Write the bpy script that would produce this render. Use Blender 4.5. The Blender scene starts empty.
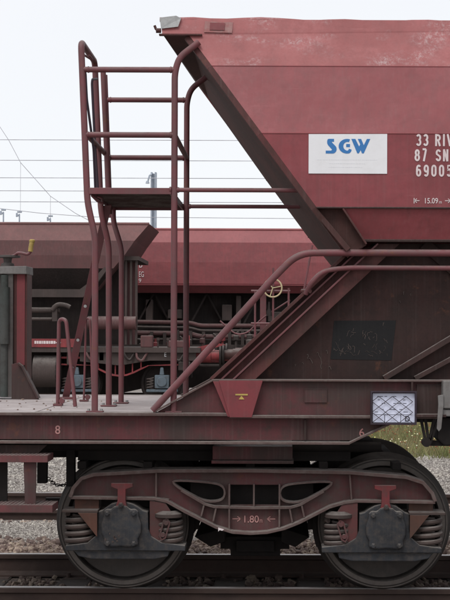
import bpy, bmesh, math, random
import numpy as np
from mathutils import Vector, Matrix
random.seed(7); rng = np.random.default_rng(7)
S = bpy.context.scene
COL = S.collection
# ---------------------------------------------------------------- camera, sky, sun, exposure
CY, CZ, F, VX, VY = -10.8, 1.783, 1436.0, 280.0, 333.0
cam = bpy.data.objects.new('camera', bpy.data.cameras.new('camera')); COL.objects.link(cam)
cam.location = (0, CY, CZ)
cam.rotation_euler = (math.radians(90), math.radians(-0.2), 0)
cam.data.sensor_fit = 'VERTICAL'; cam.data.sensor_height = 36; cam.data.sensor_width = 27
cam.data.lens = F / 600 * 36
cam.data.shift_x = -(VX - 225) / 600; cam.data.shift_y = (VY - 300) / 600
cam.data.clip_start = 0.1; cam.data.clip_end = 3000
S.camera = cam
S.view_settings.view_transform = 'Standard'; S.view_settings.look = 'None'
S.view_settings.gamma = 1; S.view_settings.exposure = 0.32; S.view_settings.use_curve_mapping = False
W = bpy.data.worlds.new('World'); S.world = W; W.use_nodes = True
nt = W.node_tree; nt.nodes.clear()
SUN_EL, SUN_AZ = math.radians(52), math.radians(200)
sky = nt.nodes.new('ShaderNodeTexSky'); sky.sky_type = 'NISHITA'; sky.sun_disc = False
sky.sun_elevation = SUN_EL; sky.sun_rotation = SUN_AZ
mx = nt.nodes.new('ShaderNodeMixRGB'); mx.inputs[0].default_value = 0.9; 
cn = nt.nodes.new('ShaderNodeTexNoise'); cn.inputs['Scale'].default_value = 2.5; cn.inputs['Detail'].default_value = 5
ctc = nt.nodes.new('ShaderNodeTexCoord'); nt.links.new(ctc.outputs['Generated'], cn.inputs['Vector'])
cc = nt.nodes.new('ShaderNodeMixRGB'); cc.inputs[1].default_value = (7.6, 7.7, 7.95, 1); cc.inputs[2].default_value = (8.2, 8.25, 8.4, 1)
nt.links.new(cn.outputs['Fac'], cc.inputs[0]); nt.links.new(cc.outputs[0], mx.inputs[2])
bg = nt.nodes.new('ShaderNodeBackground'); bg.inputs[1].default_value = 0.1
wo = nt.nodes.new('ShaderNodeOutputWorld')
nt.links.new(sky.outputs[0], mx.inputs[1]); nt.links.new(mx.outputs[0], bg.inputs[0]); nt.links.new(bg.outputs[0], wo.inputs[0])
sun = bpy.data.objects.new('sun', bpy.data.lights.new('sun', 'SUN')); COL.objects.link(sun)
sun.data.energy = 1.1; sun.data.angle = math.radians(25); sun.data.color = (1, .97, .93)
sd = Vector((math.sin(SUN_AZ) * math.cos(SUN_EL), math.cos(SUN_AZ) * math.cos(SUN_EL), math.sin(SUN_EL)))
sun.rotation_euler = sd.to_track_quat('Z', 'Y').to_euler()

# ---------------------------------------------------------------- materials
MATS = {}
def mat(name, col, col2=None, dirt=(.05, .04, .035), dirt_amt=.35, rough=.6, streak=.3, dust=.0, dustcol=(.32, .29, .27),
        metal=0.0, bump=.15, scale=1.0, island=0.0, chalk=0.0, rust=0.0, haze=0.0):
    m = bpy.data.materials.new(name); m.use_nodes = True; t = m.node_tree; N = t.nodes; L = t.links
    b = N['Principled BSDF']; b.inputs['Roughness'].default_value = rough; b.inputs['Metallic'].default_value = metal
    b.inputs['Specular IOR Level'].default_value = .45 if ('hopper' in name or 'sign' in name or 'tube' in name or 'wheel' in name or 'rail' in name) else .22
    tc = N.new('ShaderNodeTexCoord'); col2 = col2 or tuple(c * .75 for c in col)
    def noise(sc, det=4, vec=None, r=.55):
        n = N.new('ShaderNodeTexNoise'); n.inputs['Scale'].default_value = sc; n.inputs['Detail'].default_value = det
        n.inputs['Roughness'].default_value = r
        L.new(vec or tc.outputs['Object'], n.inputs['Vector']); return n.outputs['Fac']
    def ramp(v, a, c):
        r = N.new('ShaderNodeMapRange'); r.inputs['From Min'].default_value = a; r.inputs['From Max'].default_value = c
        r.interpolation_type = 'SMOOTHSTEP'; L.new(v, r.inputs['Value']); return r.outputs[0]
    def mul(v, k):
        n = N.new('ShaderNodeMath'); n.operation = 'MULTIPLY'; L.new(v, n.inputs[0])
        if isinstance(k, (int, float)): n.inputs[1].default_value = k
        else: L.new(k, n.inputs[1])
        return n.outputs[0]
    def mix(f, a, c):
        n = N.new('ShaderNodeMixRGB'); L.new(f, n.inputs[0])
        for i, v in ((1, a), (2, c)):
            if isinstance(v, tuple): n.inputs[i].default_value = (*v, 1)
            else: L.new(v, n.inputs[i])
        return n.outputs[0]
    c = mix(ramp(noise(1.7 * scale, 5), .35, .65), tuple(col), tuple(col2))
    if island:
        g = N.new('ShaderNodeNewGeometry'); r = N.new('ShaderNodeMapRange'); r.inputs['To Min'].default_value = 1 - island; r.inputs['To Max'].default_value = 1 + island
        L.new(g.outputs['Random Per Island'], r.inputs[0]); h = N.new('ShaderNodeHueSaturation'); L.new(c, h.inputs['Color']); L.new(r.outputs[0], h.inputs['Value'])
        h2 = N.new('ShaderNodeMath'); h2.operation = 'MULTIPLY_ADD'; L.new(g.outputs['Random Per Island'], h2.inputs[0]); h2.inputs[1].default_value = .05; h2.inputs[2].default_value = .475
        L.new(h2.outputs[0], h.inputs['Hue']); c = h.outputs[0]
    c = mix(mul(ramp(noise(9 * scale, 8, r=.7), .42, .72), dirt_amt), c, dirt)
    fine = noise(70 * scale, 6, r=.7)
    c = mix(mul(ramp(fine, .5, .8), dirt_amt * .8), c, dirt)
    if streak:
        mp = N.new('ShaderNodeMapping'); mp.inputs['Scale'].default_value = (22 * scale, 22 * scale, 1.1 * scale); L.new(tc.outputs['Object'], mp.inputs[0])
        c = mix(mul(ramp(noise(1, 5, mp.outputs[0]), .45, .75), streak), c, dirt)
        mp2 = N.new('ShaderNodeMapping'); mp2.inputs['Scale'].default_value = (60 * scale, 60 * scale, 2 * scale); L.new(tc.outputs['Object'], mp2.inputs[0])
        c = mix(mul(ramp(noise(1, 3, mp2.outputs[0]), .5, .75), streak * .16), c, dustcol)
    if haze:
        mh = N.new('ShaderNodeMapping'); mh.inputs['Scale'].default_value = (.9, 1, 1.6); mh.inputs['Rotation'].default_value = (0, .35, 0); L.new(tc.outputs['Object'], mh.inputs[0])
        c = mix(mul(mul(ramp(noise(1.6, 7, mh.outputs[0], .6), .46, .72), ramp(noise(24, 6, r=.75), .3, .7)), haze), c, tuple(min(1, q * 1.35 + .05) for q in col))
        mf = N.new('ShaderNodeMapping'); mf.inputs['Scale'].default_value = (3, 3, 60); mf.inputs['Rotation'].default_value = (0, .12, 0); L.new(tc.outputs['Object'], mf.inputs[0])
        c = mix(mul(ramp(noise(1, 6, mf.outputs[0], .7), .62, .74), haze * .6), c, tuple(min(1, q * 1.3 + .08) for q in col))
        c = mix(mul(ramp(noise(11, 10, r=.8), .66, .72), haze), c, (.11, .04, .035))
    if rust:
        c = mix(mul(ramp(noise(5 * scale, 8, r=.75), .58, .68), rust), c, (.16, .06, .03))
    if chalk:
        mp3 = N.new('ShaderNodeMapping'); mp3.inputs['Scale'].default_value = (.8, 1.5, 2.2); L.new(tc.outputs['Object'], mp3.inputs[0])
        a = ramp(noise(2.1, 4, mp3.outputs[0]), .5, .66); f = ramp(noise(38, 8, r=.8), .44, .66)
        c = mix(mul(mul(a, f), chalk), c, (.62, .55, .55))
    if dust:
        g = N.new('ShaderNodeNewGeometry'); sp = N.new('ShaderNodeSeparateXYZ'); L.new(g.outputs['Normal'], sp.inputs[0])
        dn = ramp(noise(14, 6, r=.7), .2, .6)
        c = mix(mul(mul(ramp(sp.outputs[2], .25, .9), dn), dust), c, dustcol)
    L.new(c, b.inputs['Base Color'])
    if bump:
        bp = N.new('ShaderNodeBump'); bp.inputs['Strength'].default_value = bump; bp.inputs['Distance'].default_value = .004
        L.new(noise(25 * scale, 8, r=.75), bp.inputs['Height']); L.new(bp.outputs[0], b.inputs['Normal'])
        if 'hopper' in name:
            b2 = N.new('ShaderNodeBump'); b2.inputs['Strength'].default_value = .5; b2.inputs['Distance'].default_value = .03
            L.new(noise(2.6, 3), b2.inputs['Height']); L.new(b2.outputs[0], bp.inputs['Normal'])
    rr = N.new('ShaderNodeMapRange'); rr.inputs['To Min'].default_value = rough - .12; rr.inputs['To Max'].default_value = min(1, rough + .2)
    L.new(fine, rr.inputs[0]); L.new(rr.outputs[0], b.inputs['Roughness'])
    MATS[name] = m; return m
DUST = (.30, .265, .25)
mat('hopper_red', (.24, .046, .054), (.20, .040, .046), dirt=(.12, .035, .036), dirt_amt=.4, rough=.5, streak=.3, bump=.08, haze=.25)
mat('hopper_red_faded', (.29, .075, .082), (.24, .058, .064), dirt=(.19, .07, .072), dirt_amt=.45, rough=.5, streak=.3, bump=.12, haze=.5)
mat('hopper_red_chalky', (.36, .115, .115), (.30, .09, .09), dirt=(.22, .08, .08), dirt_amt=.45, rough=.6, streak=.2, chalk=.55, dust=.1, bump=.25, haze=.5)
mat('rim_red', (.29, .10, .10), (.24, .085, .08), dirt=(.36, .3, .28), dirt_amt=.5, rough=.6, dust=.5)
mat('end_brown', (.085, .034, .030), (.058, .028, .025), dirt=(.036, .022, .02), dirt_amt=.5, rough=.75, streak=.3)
mat('tube_red', (.17, .048, .056), (.125, .042, .047), dirt=(.105, .062, .060), dirt_amt=.6, rough=.5, streak=.15, dust=.4, rust=.7, scale=1.5)
mat('frame_red', (.115, .036, .040), (.055, .036, .034), dirt=(.060, .042, .038), dirt_amt=.85, rough=.65, streak=.35, dust=.7, dustcol=DUST, rust=.3, scale=1.1)
mat('frame_brown', (.062, .033, .031), (.045, .028, .026), dirt=(.035, .026, .023), dirt_amt=.7, rough=.7, streak=.45, dust=.75, dustcol=DUST, rust=.2)
mat('bracket_red', (.20, .045, .052), (.17, .042, .047), dirt=(.10, .045, .045), dirt_amt=.4, rough=.55, streak=.3, dust=.4)
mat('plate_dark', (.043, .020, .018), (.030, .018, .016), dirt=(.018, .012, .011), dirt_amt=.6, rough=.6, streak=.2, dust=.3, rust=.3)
mat('beam_brown', (.105, .036, .035), (.07, .032, .029), dirt=(.045, .027, .024), dirt_amt=.65, rough=.6, streak=.35, dust=.5, rust=.2)
mat('patch_black', (.010, .010, .011), (.013, .012, .013), dirt=(.02, .018, .018), dirt_amt=.3, rough=.6, streak=.1)
mat('deck_dust', (.50, .45, .44), (.40, .355, .35), dirt=(.25, .19, .18), dirt_amt=.55, rough=.9, streak=0, bump=.3)
mat('bogie_red', (.112, .042, .044), (.072, .046, .043), dirt=(.085, .064, .058), dirt_amt=.8, rough=.75, streak=.3, dust=.9, dustcol=(.26, .22, .205), scale=1.6, rust=.3)
mat('bogie_bright_red', (.20, .035, .040), (.13, .035, .036), dirt=(.07, .048, .045), dirt_amt=.65, rough=.7, streak=.3, dust=.5, scale=1.6)
mat('bogie_rust', (.11, .05, .036), (.07, .042, .034), dirt=(.06, .042, .036), dirt_amt=.6, rough=.85, streak=.2, dust=.5)
mat('bogie_black', (.013, .011, .011), (.018, .015, .014), dirt=(.028, .022, .02), dirt_amt=.5, rough=.8, streak=.1, dust=.4, dustcol=(.10, .085, .078))
mat('wheel_steel', (.040, .033, .030), (.030, .025, .023), dirt=(.055, .044, .038), dirt_amt=.6, rough=.6, streak=.1, dust=.2, metal=.2)
mat('wheel_web', (.075, .063, .057), (.05, .043, .039), dirt=(.085, .068, .06), dirt_amt=.7, rough=.75, streak=.15)
mat('box_blue', (.036, .039, .045), (.024, .025, .029), dirt=(.072, .060, .053), dirt_amt=.8, rough=.55, streak=.2, dust=.9, dustcol=(.26, .235, .215), scale=2.2, bump=.5)
mat('spring_grey', (.078, .056, .050), (.055, .041, .038), dirt=(.09, .066, .058), dirt_amt=.6, rough=.75, streak=0, dust=.5)
mat('grey_light', (.21, .20, .195), (.16, .155, .15), dirt=(.1, .085, .08), dirt_amt=.6, rough=.65, streak=.4, dust=.4)
mat('wheel_rim', (.15, .128, .115), (.11, .094, .085), dirt=(.07, .055, .048), dirt_amt=.6, rough=.55, streak=.1, metal=.3)
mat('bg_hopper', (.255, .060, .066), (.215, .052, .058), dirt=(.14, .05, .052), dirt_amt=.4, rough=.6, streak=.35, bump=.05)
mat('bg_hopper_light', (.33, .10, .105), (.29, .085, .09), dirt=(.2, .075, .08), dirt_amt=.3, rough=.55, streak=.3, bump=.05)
mat('flange_dusty', (.125, .082, .076), (.09, .06, .056), dirt=(.16, .13, .118), dirt_amt=.7, rough=.8, streak=.15, dust=.9, dustcol=(.30, .265, .245), rust=.3, scale=1.5)
mat('link_red', (.12, .042, .042), (.085, .04, .038), dirt=(.07, .052, .047), dirt_amt=.7, rough=.75, streak=.2, dust=.7, rust=.4, scale=1.6)
mat('step_red', (.16, .05, .054), (.10, .045, .045), dirt=(.08, .055, .05), dirt_amt=.7, rough=.65, streak=.3, dust=.6, scale=2)
mat('grate_brown', (.075, .045, .042), (.14, .115, .105), dirt=(.05, .035, .03), dirt_amt=.6, rough=.8, streak=0, scale=3)
mat('scribble', (.115, .09, .082), dirt_amt=.6, rough=.8, streak=0, bump=0)
mat('galv', (.36, .36, .36), (.27, .28, .28), dirt=(.18, .17, .16), dirt_amt=.5, rough=.5, streak=.2, metal=.3)
mat('grey_paint', (.11, .098, .094), (.085, .075, .072), dirt=(.05, .04, .036), dirt_amt=.6, rough=.65, streak=.4, dust=.6)
mat('green_grey', (.045, .06, .055), (.075, .078, .074), dirt=(.035, .03, .027), dirt_amt=.6, rough=.65)
mat('yellow', (.50, .36, .10), (.38, .28, .09), dirt=(.2, .13, .07), dirt_amt=.6, rough=.5, streak=.1)
mat('cream', (.62, .50, .30), (.5, .4, .25), dirt_amt=.2, rough=.5, streak=.1)
mat('sign_white', (.78, .78, .80), (.74, .74, .765), dirt=(.6, .58, .58), dirt_amt=.2, rough=.4, streak=.08, bump=0)
mat('label_white', (.76, .79, .95), (.72, .75, .92), dirt=(.6, .63, .78), dirt_amt=.25, rough=.35, streak=0, bump=0)
mat('label_frame', (.045, .03, .045), dirt_amt=.3, rough=.5)
mat('logo_blue', (.05, .19, .46), (.045, .17, .42), dirt_amt=.05, rough=.4, streak=0, bump=0)
mat('faint_print', (.70, .71, .75), (.72, .71, .74), dirt_amt=.0, rough=.5, streak=0, bump=0)
mat('letter_white', (.74, .66, .66), (.66, .57, .57), dirt=(.45, .25, .25), dirt_amt=.25, rough=.5, streak=.1, bump=0)
mat('letter_pink', (.50, .27, .25), (.42, .2, .19), dirt_amt=.3, rough=.6, streak=.1, bump=0)
mat('ink', (.03, .03, .045), dirt_amt=.05, rough=.4, streak=0, bump=0)
mat('rail_top', (.52, .50, .49), (.45, .43, .42), dirt=(.3, .26, .24), dirt_amt=.3, rough=.35, metal=.7, streak=0, bump=.03)
mat('rail_side', (.055, .032, .026), (.038, .024, .021), dirt=(.07, .047, .038), dirt_amt=.5, rough=.9, streak=0, dust=.3, dustcol=(.12, .1, .09))
mat('sleeper_wood', (.075, .062, .055), (.05, .042, .038), dirt=(.035, .028, .025), dirt_amt=.7, rough=.9, streak=0, bump=.6, scale=2)
mat('stone_dark', (.135, .098, .082), (.095, .072, .062), dirt=(.06, .045, .04), dirt_amt=.4, rough=.9, streak=0, island=.55, bump=.4)
mat('stone_brown', (.32, .24, .20), (.24, .185, .16), dirt=(.13, .085, .065), dirt_amt=.5, rough=.9, streak=0, island=.55, bump=.4)
mat('stone_pale', (.42, .385, .35), (.35, .325, .30), dirt=(.22, .18, .155), dirt_amt=.3, rough=.9, streak=0, island=.45, bump=.3)
mat('grass_green', (.15, .185, .06), (.27, .24, .12), dirt=(.34, .24, .15), dirt_amt=.7, rough=.8, streak=0, island=.5, bump=0)
mat('flower_yellow', (.72, .66, .25), (.8, .78, .6), dirt_amt=0, rough=.7, streak=0, bump=0, island=.2)
mat('flower_rust', (.32, .11, .06), (.25, .12, .06), dirt_amt=0, rough=.7, streak=0, bump=0, island=.3)
mat('wire', (.50, .50, .55), dirt_amt=0, rough=.5, streak=0, bump=0)
mat('mast_grey', (.42, .47, .54), (.36, .41, .48), dirt_amt=.2, rough=.6, streak=.2)
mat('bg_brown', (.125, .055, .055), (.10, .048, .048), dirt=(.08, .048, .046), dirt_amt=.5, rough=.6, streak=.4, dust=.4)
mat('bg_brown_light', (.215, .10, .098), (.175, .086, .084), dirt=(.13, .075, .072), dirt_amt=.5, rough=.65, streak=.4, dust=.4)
mat('bg_dark', (.026, .018, .017), (.019, .015, .014), dirt=(.035, .026, .024), dirt_amt=.5, rough=.75, streak=.3, dust=.3)
mat('bg_grey', (.075, .055, .051), (.055, .043, .04), dirt_amt=.4, rough=.7, dust=.5)
mat('bg_red', (.30, .05, .055), (.22, .045, .05), dirt_amt=.4, rough=.6, dust=.4)
mat('bg_box_blue', (.13, .165, .20), (.10, .13, .155), dirt=(.07, .065, .06), dirt_amt=.6, rough=.6)

# ground material: gravel with voronoi grains
def ground_mat(name, cols, sc):
    m = bpy.data.materials.new(name); m.use_nodes = True; t = m.node_tree; N = t.nodes; L = t.links; b = N['Principled BSDF']
    tc = N.new('ShaderNodeTexCoord'); v = N.new('ShaderNodeTexVoronoi'); v.inputs['Scale'].default_value = sc; L.new(tc.outputs['Object'], v.inputs['Vector'])
    cr = N.new('ShaderNodeValToRGB'); L.new(v.outputs['Color'], cr.inputs[0]); e = cr.color_ramp.elements
    e[0].position = .1; e[0].color = (*cols[0], 1); e[1].position = .9; e[1].color = (*cols[2], 1); k = e.new(.5); k.color = (*cols[1], 1)
    n = N.new('ShaderNodeTexNoise'); n.inputs['Scale'].default_value = .5; n.inputs['Detail'].default_value = 8; L.new(tc.outputs['Object'], n.inputs['Vector'])
    h = N.new('ShaderNodeMapRange'); h.inputs['To Min'].default_value = .55; h.inputs['To Max'].default_value = 1.4; L.new(n.outputs[0], h.inputs[0])
    hs = N.new('ShaderNodeHueSaturation'); L.new(cr.outputs[0], hs.inputs['Color']); L.new(h.outputs[0], hs.inputs['Value'])
    L.new(hs.outputs[0], b.inputs['Base Color']); b.inputs['Roughness'].default_value = .95
    bp = N.new('ShaderNodeBump'); bp.inputs['Distance'].default_value = .02; bp.inputs['Strength'].default_value = .9; L.new(v.outputs['Distance'], bp.inputs['Height']); bp.invert = True
    L.new(bp.outputs[0], b.inputs['Normal']); MATS[name] = m
ground_mat('gravel', ((.14, .115, .10), (.29, .255, .23), (.46, .42, .39)), 55)
ground_mat('ballast_bed', ((.03, .023, .02), (.07, .053, .045), (.12, .092, .08)), 30)

# ---------------------------------------------------------------- mesh helpers
def P(px, py, y):
    d = y - CY
    return Vector(((px - VX) * d / F, y, CZ + (VY - py) * d / F))
def PX(pts, y): return [(P(a, b, y).x, P(a, b, y).z) for a, b in pts]
SPLIT = {'guard_rail', 'brake_hanger', 'frame_rib', 'strut', 'end_post', 'web_rib', 'cover_bolt', 'bolt', 'weld_seam', 'top_rim', 'fold_lip', 'sole_bar_flange', 'end_railing',
         'valve', 'edge_stiffener', 'valve_box', 'inner_flange', 'frame_flange', 'brake_pipe', 'paint_speck', 'spring_bracket', 'spring_seat', 'cross_member', 'beam_box', 'chalk_scribble', 'rail_fastening', 'hanger_link', 'coil_spring', 'sill_box', 'discharge_gear', 'mast_leg'}
class MB:
    def __init__(s): s.v = []; s.f = []; s.smooth = []; s.starts = []
    def add(s, vs, fs, sm=False):
        s.starts.append((len(s.v), len(s.f)))
        o = len(s.v); s.v += [tuple(v) for v in vs]; s.f += [tuple(i + o for i in f) for f in fs]; s.smooth += [sm] * len(fs); return s
    def box(s, x0, x1, y0, y1, z0, z1):
        v = [(x, y, z) for x in (x0, x1) for y in (y0, y1) for z in (z0, z1)]
        return s.add(v, [(0, 1, 3, 2), (4, 6, 7, 5), (0, 4, 5, 1), (2, 3, 7, 6), (0, 2, 6, 4), (1, 5, 7, 3)])
    def prism(s, xz, y0, y1):       # polygon in XZ extruded in Y
        n = len(xz); v = [(x, y0, z) for x, z in xz] + [(x, y1, z) for x, z in xz]
        a = sum(xz[i][0] * xz[(i + 1) % n][1] - xz[(i + 1) % n][0] * xz[i][1] for i in range(n))
        f = [tuple(range(n)), tuple(range(2 * n - 1, n - 1, -1))] + [(i, i + n, (i + 1) % n + n, (i + 1) % n) for i in range(n)]
        if (a < 0) != (y0 > y1): f = [tuple(reversed(q)) for q in f]
        return s.add(v, f)
    def pp(s, pts, y, y0, y1):      # polygon traced at depth y, thickness y0..y1
        return s.prism(PX(pts, y), y0, y1)
    def strip(s, xz, t, y0, y1, closed=False):
        n = len(xz); q = [Vector(p) for p in xz]; A = []; B = []
        for i in range(n):
            a = q[i - 1] if (i or closed) else None; c = q[(i + 1) % n] if (i < n - 1 or closed) else None
            d = ((q[i] - a).normalized() if a is not None else Vector((0, 0))) + ((c - q[i]).normalized() if c is not None else Vector((0, 0)))
            d.normalize(); nn = Vector((-d.y, d.x)); A.append(q[i] + nn * t / 2); B.append(q[i] - nn * t / 2)
        m = n if closed else n - 1
        v = []; 
        for i in range(n): v += [(A[i].x, y0, A[i].y), (B[i].x, y0, B[i].y), (B[i].x, y1, B[i].y), (A[i].x, y1, A[i].y)]
        f = []
        for i in range(m):
            a = 4 * i; b = 4 * ((i + 1) % n)
            for k in range(4): f.append((a + k, b + k, b + (k + 1) % 4, a + (k + 1) % 4))
        if not closed: f += [(3, 2, 1, 0), (4 * n - 4, 4 * n - 3, 4 * n - 2, 4 * n - 1)]
        return s.add(v, f)
    def ps(s, pts, y, tpx, y0, y1, closed=False): return s.strip(PX(pts, y), tpx * (y - CY) / F, y0, y1, closed)
    def tube(s, pts, r, bend=0.0, n=12, cap=True):
        p = [Vector(a) for a in pts]
        if bend:
            q = [p[0]]
            for i in range(1, len(p) - 1):
                a = (p[i - 1] - p[i]); c = (p[i + 1] - p[i]); b = min(bend, a.length * .48, c.length * .48)
                a = p[i] + a.normalized() * b; c = p[i] + c.normalized() * b
                for k in range(7):
                    t = k / 6; q.append(a * (1 - t) ** 2 + p[i] * 2 * t * (1 - t) + c * t * t)
            q.append(p[-1]); p = q
        T = [((p[min(i + 1, len(p) - 1)] - p[max(i - 1, 0)]).normalized()) for i in range(len(p))]
        u = T[0].orthogonal().normalized(); V = []; Fc = []
        for i, (c, t) in enumerate(zip(p, T)):
            u = (u - t * u.dot(t)).normalized(); w = t.cross(u)
            for k in range(n):
                a = 2 * math.pi * k / n; V.append(c + (u * math.cos(a) + w * math.sin(a)) * r)
        for i in range(len(p) - 1):
            for k in range(n): Fc.append((i * n + k, i * n + (k + 1) % n, (i + 1) * n + (k + 1) % n, (i + 1) * n + k))
        s.add(V, Fc, True)
        if cap:
            o = len(s.v) - len(V); s.f += [tuple(o + k for k in range(n - 1, -1, -1)), tuple(o + (len(p) - 1) * n + k for k in range(n))]; s.smooth += [False, False]
        return s
    def cyl(s, a, b, r, n=16): return s.tube([a, b], r, n=n)
    def lathe(s, prof, c, axis='y', n=64, smooth=True):   # prof: (along, r)
        V = []; m = len(prof)
        for i in range(n):
            a = 2 * math.pi * i / n
            for (h, r) in prof:
                x, w = r * math.cos(a), r * math.sin(a)
                V.append({'y': (c[0] + x, c[1] + h, c[2] + w), 'z': (c[0] + x, c[1] + w, c[2] + h), 'x': (c[0] + h, c[1] + x, c[2] + w)}[axis])
        Fc = [(i * m + k, ((i + 1) % n) * m + k, ((i + 1) % n) * m + k + 1, i * m + k + 1) for i in range(n) for k in range(m - 1)]
        return s.add(V, Fc, smooth)
    def build(s, name, m, parent=None, bevel=0.0, sharp=None):
        if name in SPLIT and len(s.starts) > 1:
            st = s.starts + [(len(s.v), len(s.f))]; out = None
            for (a, b), (c, d) in zip(st[:-1], st[1:]):
                k = MB(); k.v = s.v[a:c]; k.f = [tuple(i - a for i in f) for f in s.f[b:d]]; k.smooth = s.smooth[b:d]; k.starts = [(0, 0)]
                o = k.build(name, m, parent, bevel); out = out or o
            return out
        me = bpy.data.meshes.new(name)
        root = parent
        while root is not None and root.parent is not None: root = root.parent
        o0 = Vector(root.location) if root is not None else Vector((0, 0, 0))
        me.from_pydata([tuple(Vector(v) - o0) for v in s.v], [], s.f)
        me.polygons.foreach_set('use_smooth', s.smooth); me.materials.append(MATS[m]); 
        bm = bmesh.new(); bm.from_mesh(me); bmesh.ops.recalc_face_normals(bm, faces=bm.faces); bm.to_mesh(me); bm.free()
        o = bpy.data.objects.new(name, me); COL.objects.link(o); o.parent = parent
        if any(s.smooth):
            try: me.set_sharp_from_angle(angle=math.radians(40))
            except Exception: pass
        if bevel:
            b = o.modifiers.new('bevel', 'BEVEL'); b.width = bevel; b.segments = 2; b.limit_method = 'ANGLE'; b.angle_limit = math.radians(35)
        return o
def thing(name, label, cat, loc=(0, 0, 0), group=None):
    o = bpy.data.objects.new(name, None); COL.objects.link(o); o.location = loc; o.empty_display_size = .2
    o['label'] = label; o['category'] = cat
    if group: o['group'] = group
    return o
def tag(o, label=None, cat=None, group=None, kind=None):
    if label: o['label'] = label
    if cat: o['category'] = cat
    if group: o['group'] = group
    if kind: o['kind'] = kind
    return o
def holed(outer, holes, y, y0, y1):     # plate with holes traced at depth y
    cu = bpy.data.curves.new('t', 'CURVE'); cu.dimensions = '2D'; cu.fill_mode = 'BOTH'; cu.extrude = abs(y1 - y0) / 2
    for poly in [outer] + holes:
        sp = cu.splines.new('POLY'); q = PX(poly, y); sp.points.add(len(q) - 1)
        for i, (a, b) in enumerate(q): sp.points[i].co = (a, b, 0, 1)
        sp.use_cyclic_u = True
    ob = bpy.data.objects.new('t', cu); me = bpy.data.meshes.new_from_object(ob)
    m = MB(); yc = (y0 + y1) / 2
    m.add([(v.co.x, yc + v.co.z, v.co.y) for v in me.vertices], [tuple(p.vertices) for p in me.polygons])
    bpy.data.objects.remove(ob); bpy.data.curves.remove(cu); bpy.data.meshes.remove(me); return m
def lettering(txt, px0, py0, px1, py1, y, m, parent, name='lettering', bold=.0, th=.003):   # fits text to a px box on plane y
    cu = bpy.data.curves.new('t', 'FONT'); cu.body = txt; cu.offset = bold; cu.extrude = .001
    ob = bpy.data.objects.new('t', cu); me = bpy.data.meshes.new_from_object(ob)
    v = np.array([list(q.co) for q in me.vertices]); mn, mxx = v.min(0), v.max(0)
    a = P(px0, py1, y); b = P(px1, py0, y); k = MB(); V = []
    for q in v:
        V.append((a.x + (q[0] - mn[0]) / (mxx[0] - mn[0]) * (b.x - a.x), y - th * (1 if q[2] > 0 else .3), a.z + (q[1] - mn[1]) / (mxx[1] - mn[1]) * (b.z - a.z)))
    k.add(V, [tuple(p.vertices) for p in me.polygons]); bpy.data.objects.remove(ob); bpy.data.curves.remove(cu); bpy.data.meshes.remove(me)
    return k.build(name, m, parent)

def arc(cx, cy, rx, ry, a0, a1, n=10): return [(cx + rx * math.cos(math.radians(a0 + (a1 - a0) * i / n)), cy + ry * math.sin(math.radians(a0 + (a1 - a0) * i / n))) for i in range(n + 1)]
GL = {'0': [arc(.5, .72, .42, .28, 0, 180) + arc(.5, .28, .42, .28, 180, 360) + [(.92, .72)]],
      '3': [arc(.48, .75, .40, .25, 155, -85, 12), arc(.48, .27, .44, .27, 90, -155, 12)],
      '5': [[(.88, 1), (.18, 1), (.12, .54)] + arc(.48, .32, .44, .32, 120, -150, 14)],
      '6': [arc(.5, .3, .42, .3, 180, -180, 20), [(.08, .3), (.10, .6)] + arc(.52, .7, .41, .3, 165, 35, 8)],
      '7': [[(.08, 1), (.92, 1)], [(.90, .99), (.36, 0)]],
      '8': [arc(.5, .27, .43, .27, 90, -270, 20), arc(.5, .76, .37, .24, -90, 270, 20)],
      'I': [[(.5, 0), (.5, 1)]], 'R': [[(.1, 0), (.1, 1)], [(.1, .98), (.5, .98)] + arc(.5, .735, .38, .245, 80, -90, 8) + [(.1, .49)], [(.52, .48), (.92, 0)]],
      'V': [[(.03, 1), (.5, 0)], [(.97, 1), (.5, 0)]], 'N': [[(.1, 0), (.1, 1)], [(.9, 0), (.9, 1)], [(.1, 1), (.9, 0)]],
      'S': [arc(.5, .75, .4, .25, 20, 180, 9) + [(.14, .62), (.86, .38)] + arc(.5, .26, .42, .26, 0, -165, 9)],
      'C': [arc(.52, .72, .42, .28, 20, 180, 9) + arc(.52, .28, .42, .28, 180, 340, 9)], 'F': [[(.1, 0), (.1, 1)], [(.1, .98), (.9, .98)], [(.1, .53), (.8, .53)]]}
GL['9'] = [[(1 - x, 1 - y) for x, y in p] for p in GL['6']]
def stencil(txt, px0, py0, w, h, pitch, y, m, parent, t=1.9):
    for i, ch in enumerate(txt):
        if ch == ' ': continue
        k = MB(); x0 = px0 + i * pitch; ww = w * (.3 if ch == 'I' else 1)
        for p in GL[ch]: k.ps([(x0 + t / 2 + a * (ww - t), py0 + h - t / 2 - b * (h - t)) if len(p) > 2 else (x0 + t / 2 + a * (ww - t), py0 + h - b * h) for a, b in p], y, t, y - .003 - .0002 * (GL[ch].index(p)), y - .0006)
        k.build('lettering', m, parent)
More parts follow.
